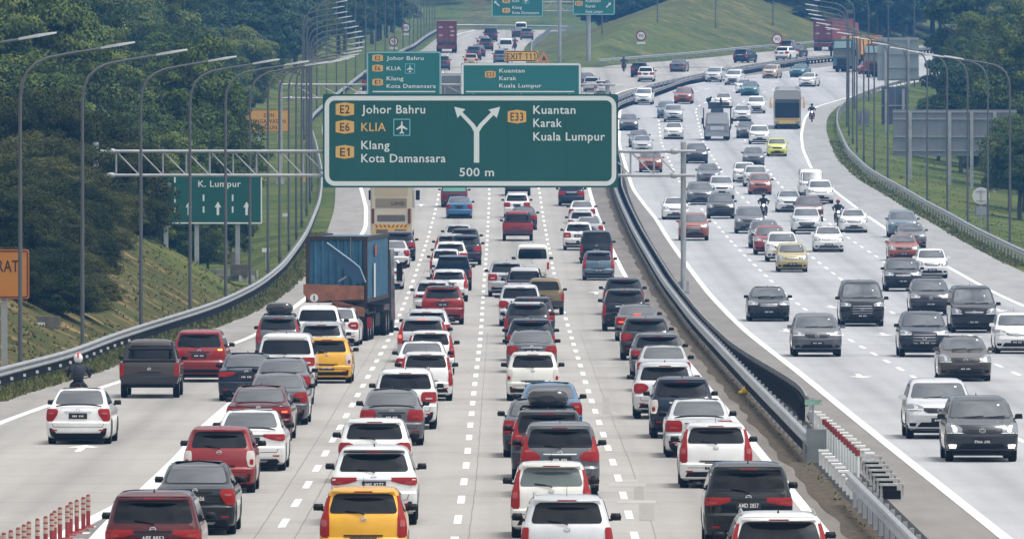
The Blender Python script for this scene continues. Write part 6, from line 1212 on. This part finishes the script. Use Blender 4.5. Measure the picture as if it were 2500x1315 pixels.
# ---------------------------------------------------------------- motorcyclists
def skin_body(name, pts, edges, m, parent):
    bm = bmesh.new(); ly = bm.verts.layers.skin.verify(); vs = [bm.verts.new(p[:3]) for p in pts]; [bm.edges.new((vs[a], vs[b])) for a, b in edges]
    for v, p in zip(vs, pts): v[ly].radius = (p[3], p[4] if len(p) > 4 else p[3])
    vs[0][ly].use_root = True; me = bpy.data.meshes.new(name); bm.to_mesh(me); bm.free(); me.materials.append(m); o = obj(name, me, parent)
    s = o.modifiers.new('skin', 'SKIN'); s.use_smooth_shade = True; q = o.modifiers.new('smooth', 'SUBSURF'); q.levels = 1; q.render_levels = 1; return o
def biker(px, py, away, lab_p, lab_m, jacket, helmet, helm2=None, bike=(.02, .02, .022), pack=False, trous=(.012, .012, .016)):
    x, d, z = g(px, py); h = hd_left(d, px) if away else hd_right(d); rz = -h+(0 if away else math.pi)
    m = thing('motorcycle', lab_m, 'motorcycle', (x, d, z), rz, 'motorcycles on the road'); bk = mat('bike_'+'_'.join(str(int(c*1000)) for c in bike), bike, .35, coat=.6)
    n_ = 16
    for y in (-.62, .62):
        mb = MB(); pr = [(0, .30), (.05, .27), (.05, .2), (-.05, .2), (-.05, .27)]; vs = [(a, y+r_*math.cos(2*math.pi*i/n_), .30+r_*math.sin(2*math.pi*i/n_)) for a, r_ in pr for i in range(n_)]; mb.add(vs, [(k*n_+i, ((k+1) % 5)*n_+i, ((k+1) % 5)*n_+(i+1) % n_, k*n_+(i+1) % n_) for k in range(5) for i in range(n_)]); w_ = build(mb, 'wheel', RUB, m, smooth=40)
        build(MB().tube([(-.045, y, .3), (.045, y, .3)], .19, 12), 'rim', RIM, w_)
    mb = MB(); mb.tube([(0, -.85, .72), (0, -.55, .74), (0, -.1, .70), (0, .15, .50), (0, .42, .62), (0, .5, .95)], [.05, .12, .13, .10, .12, .09], 8).box((0, .1, .42), (.26, .45, .3)).box((0, .5, .75), (.40, .10, .42), 0, 0, .7); build(mb, 'body', bk, m, smooth=45)
    build(MB().tube([(0, -.72, .80), (0, -.3, .82), (0, .05, .76)], [.10, .13, .10], 8), 'seat', BLK, m, smooth=45); build(MB().tube([(-.34, .40, 1.05), (0, .50, 1.0), (.34, .40, 1.05)], .018, 6), 'handlebar', BLK, m); build(MB().tube([(0, .5, .95), (0, .62, .30)], .035, 6), 'fork', STEEL, m)
    for s in (-1, 1): build(MB().tube([(s*.26, .45, 1.03), (s*.34, .46, 1.2)], .01, 5).sphere((s*.36, .45, 1.24), (.07, .02, .045), 0, 8, 5), 'mirror', BLK, m)
    build(MB().box((0, -.88, .74), (.18, .05, .09)), 'tail_light', TAIL, m); build(MB().box((0, -.9, .56), (.17, .02, .12)), 'number_plate', PLATE, m); build(MB().sphere((0, .60, .95), (.09, .07, .09), 0, 8, 6), 'headlight', HEADON if not away else HEAD, m); build(MB().tube([(.16, -.75, .38), (.16, 0, .32)], .045, 6), 'exhaust', CHR, m)
    p = thing('person', lab_p, 'person', (x, d, z), rz, 'motorcyclists'); jm = mat('jacket_'+'_'.join(str(int(c*1000)) for c in jacket), jacket, .8, amt=.2, sc=6); tm_ = mat('trousers_'+'_'.join(str(int(c*1000)) for c in trous), trous, .85)
    skin_body('jacket', [(0, -.25, .88, .17, .13), (0, -.22, 1.08, .17, .12), (0, -.14, 1.30, .19, .12), (0, -.08, 1.42, .10, .09), (0, -.05, 1.50, .055), (-.21, -.10, 1.36, .075), (-.33, .10, 1.14, .055), (-.31, .36, 1.06, .04), (.21, -.10, 1.36, .075), (.33, .10, 1.14, .055), (.31, .36, 1.06, .04)], [(0, 1), (1, 2), (2, 3), (3, 4), (2, 5), (5, 6), (6, 7), (2, 8), (8, 9), (9, 10)], jm, p)
    skin_body('trousers', [(0, -.25, .86, .16, .13), (-.15, -.2, .84, .10), (-.22, .18, .74, .075), (-.20, .02, .36, .055), (.15, -.2, .84, .10), (.22, .18, .74, .075), (.20, .02, .36, .055)], [(0, 1), (1, 2), (2, 3), (0, 4), (4, 5), (5, 6)], tm_, p)
    for s in (-1, 1):
        build(MB().sphere((s*.20, .08, .29), (.055, .14, .05), 0, 8, 6), 'shoe', BLK, p, smooth=60)
        mb = MB(); mb.sphere((s*.31, .40, 1.06), (.045, .05, .03), 0, 8, 6)
        for k in range(4): mb.tube([(s*(.28+.022*k), .43, 1.07), (s*(.28+.022*k), .465, 1.055), (s*(.28+.022*k), .45, 1.03)], .011, 5)
        mb.tube([(s*.265, .40, 1.05), (s*.262, .43, 1.03)], .012, 5); build(mb, 'hand', mat('skin', (.28, .16, .10), .6), p, smooth=60)
    hm = build(MB().sphere((0, -.02, 1.62), (.135, .155, .15), 0, 14, 10), 'helmet', mat('helmet_'+'_'.join(str(int(c*1000)) for c in helmet), helmet, .3, coat=.8), p, smooth=60)
    mb = MB(); pf = lambda u, v: Vector((.137*math.sin(u), -.02+.157*math.cos(u)*math.cos((v-1.6)*4), v)); patch(mb, pf, [(1.57, -.9, .9), (1.61, -1.0, 1.0), (1.66, -.9, .9)], 6, .004, .02); build(mb, 'visor', GLASS, hm)
    if helm2: mb = MB(); mb.tube([(0, .13, 1.62+.02), (0, .08, 1.74), (0, -.02, 1.775), (0, -.12, 1.74), (0, -.17, 1.64)], .035, 6); build(mb, 'helmet_stripe', mat('stripe_red', helm2, .3), hm)
    if pack: b_ = build(MB().sphere((0, -.34, 1.18), (.17, .12, .24), 0, 10, 8), 'backpack', mat('backpack', (.015, .017, .025), .8), None, smooth=60); b_.matrix_world = Matrix.Translation(p.location) @ Matrix.Rotation(rz, 4, 'Z'); tag(b_, 'dark backpack on the rider with the white and red helmet', 'backpack')
biker(191, 1008, True, 'motorcyclist in a dark jacket with a white and red helmet on the left shoulder', 'dark motorcycle with a red tail riding along the left shoulder', (.012, .015, .03), (.75, .72, .70), (.5, .05, .04), (.16, .015, .015), True)
biker(2046, 553, False, 'motorcyclist in a black jacket with a red helmet beside the white sedan', 'motorcycle with a lit lamp beside the white sedan in the oncoming lanes', (.012, .014, .018), (.35, .05, .03))
biker(1864, 536, False, 'motorcyclist all in black between the grey suv and the open lane', 'dark motorcycle behind the grey suv with twin grille', (.010, .010, .013), (.012, .012, .014))
biker(1982, 298, False, 'motorcyclist in dark clothes beside the tour coach on the right shoulder', 'dark motorcycle on the shoulder beside the tour coach', (.03, .03, .04), (.03, .03, .035), None, (.12, .04, .05))
biker(1523, 175, True, 'motorcyclist in black riding the right branch below the grassy hill', 'dark motorcycle alone on the right branch', (.012, .014, .02), (.02, .02, .025))
biker(1970, 179, False, 'motorcyclist in blue behind the dark teal sedan', 'motorcycle close behind the dark teal sedan', (.03, .06, .10), (.05, .09, .14))
biker(1257, 124, True, 'distant motorcyclist in maroon beside the white van above the exit plate', 'distant motorcycle beside the white van above the exit plate', (.10, .02, .03), (.12, .03, .03))

# ---------------------------------------------------------------- the hazy air
hz = build(MB().box((0, 1150, 52), (1000, 3400, 118)), 'haze', bpy.data.materials.new('haze_air')); hm = hz.data.materials[0]; hm.use_nodes = True; t_ = hm.node_tree; t_.nodes.remove(t_.nodes['Principled BSDF'])
pv = t_.nodes.new('ShaderNodeVolumePrincipled'); pv.inputs['Color'].default_value = (.14, .45, 1.0, 1); pv.inputs['Density'].default_value = HAZE; pv.inputs['Anisotropy'].default_value = .2
t_.links.new(pv.outputs[0], t_.nodes['Material Output'].inputs['Volume']); struct(hz, 'stuff')
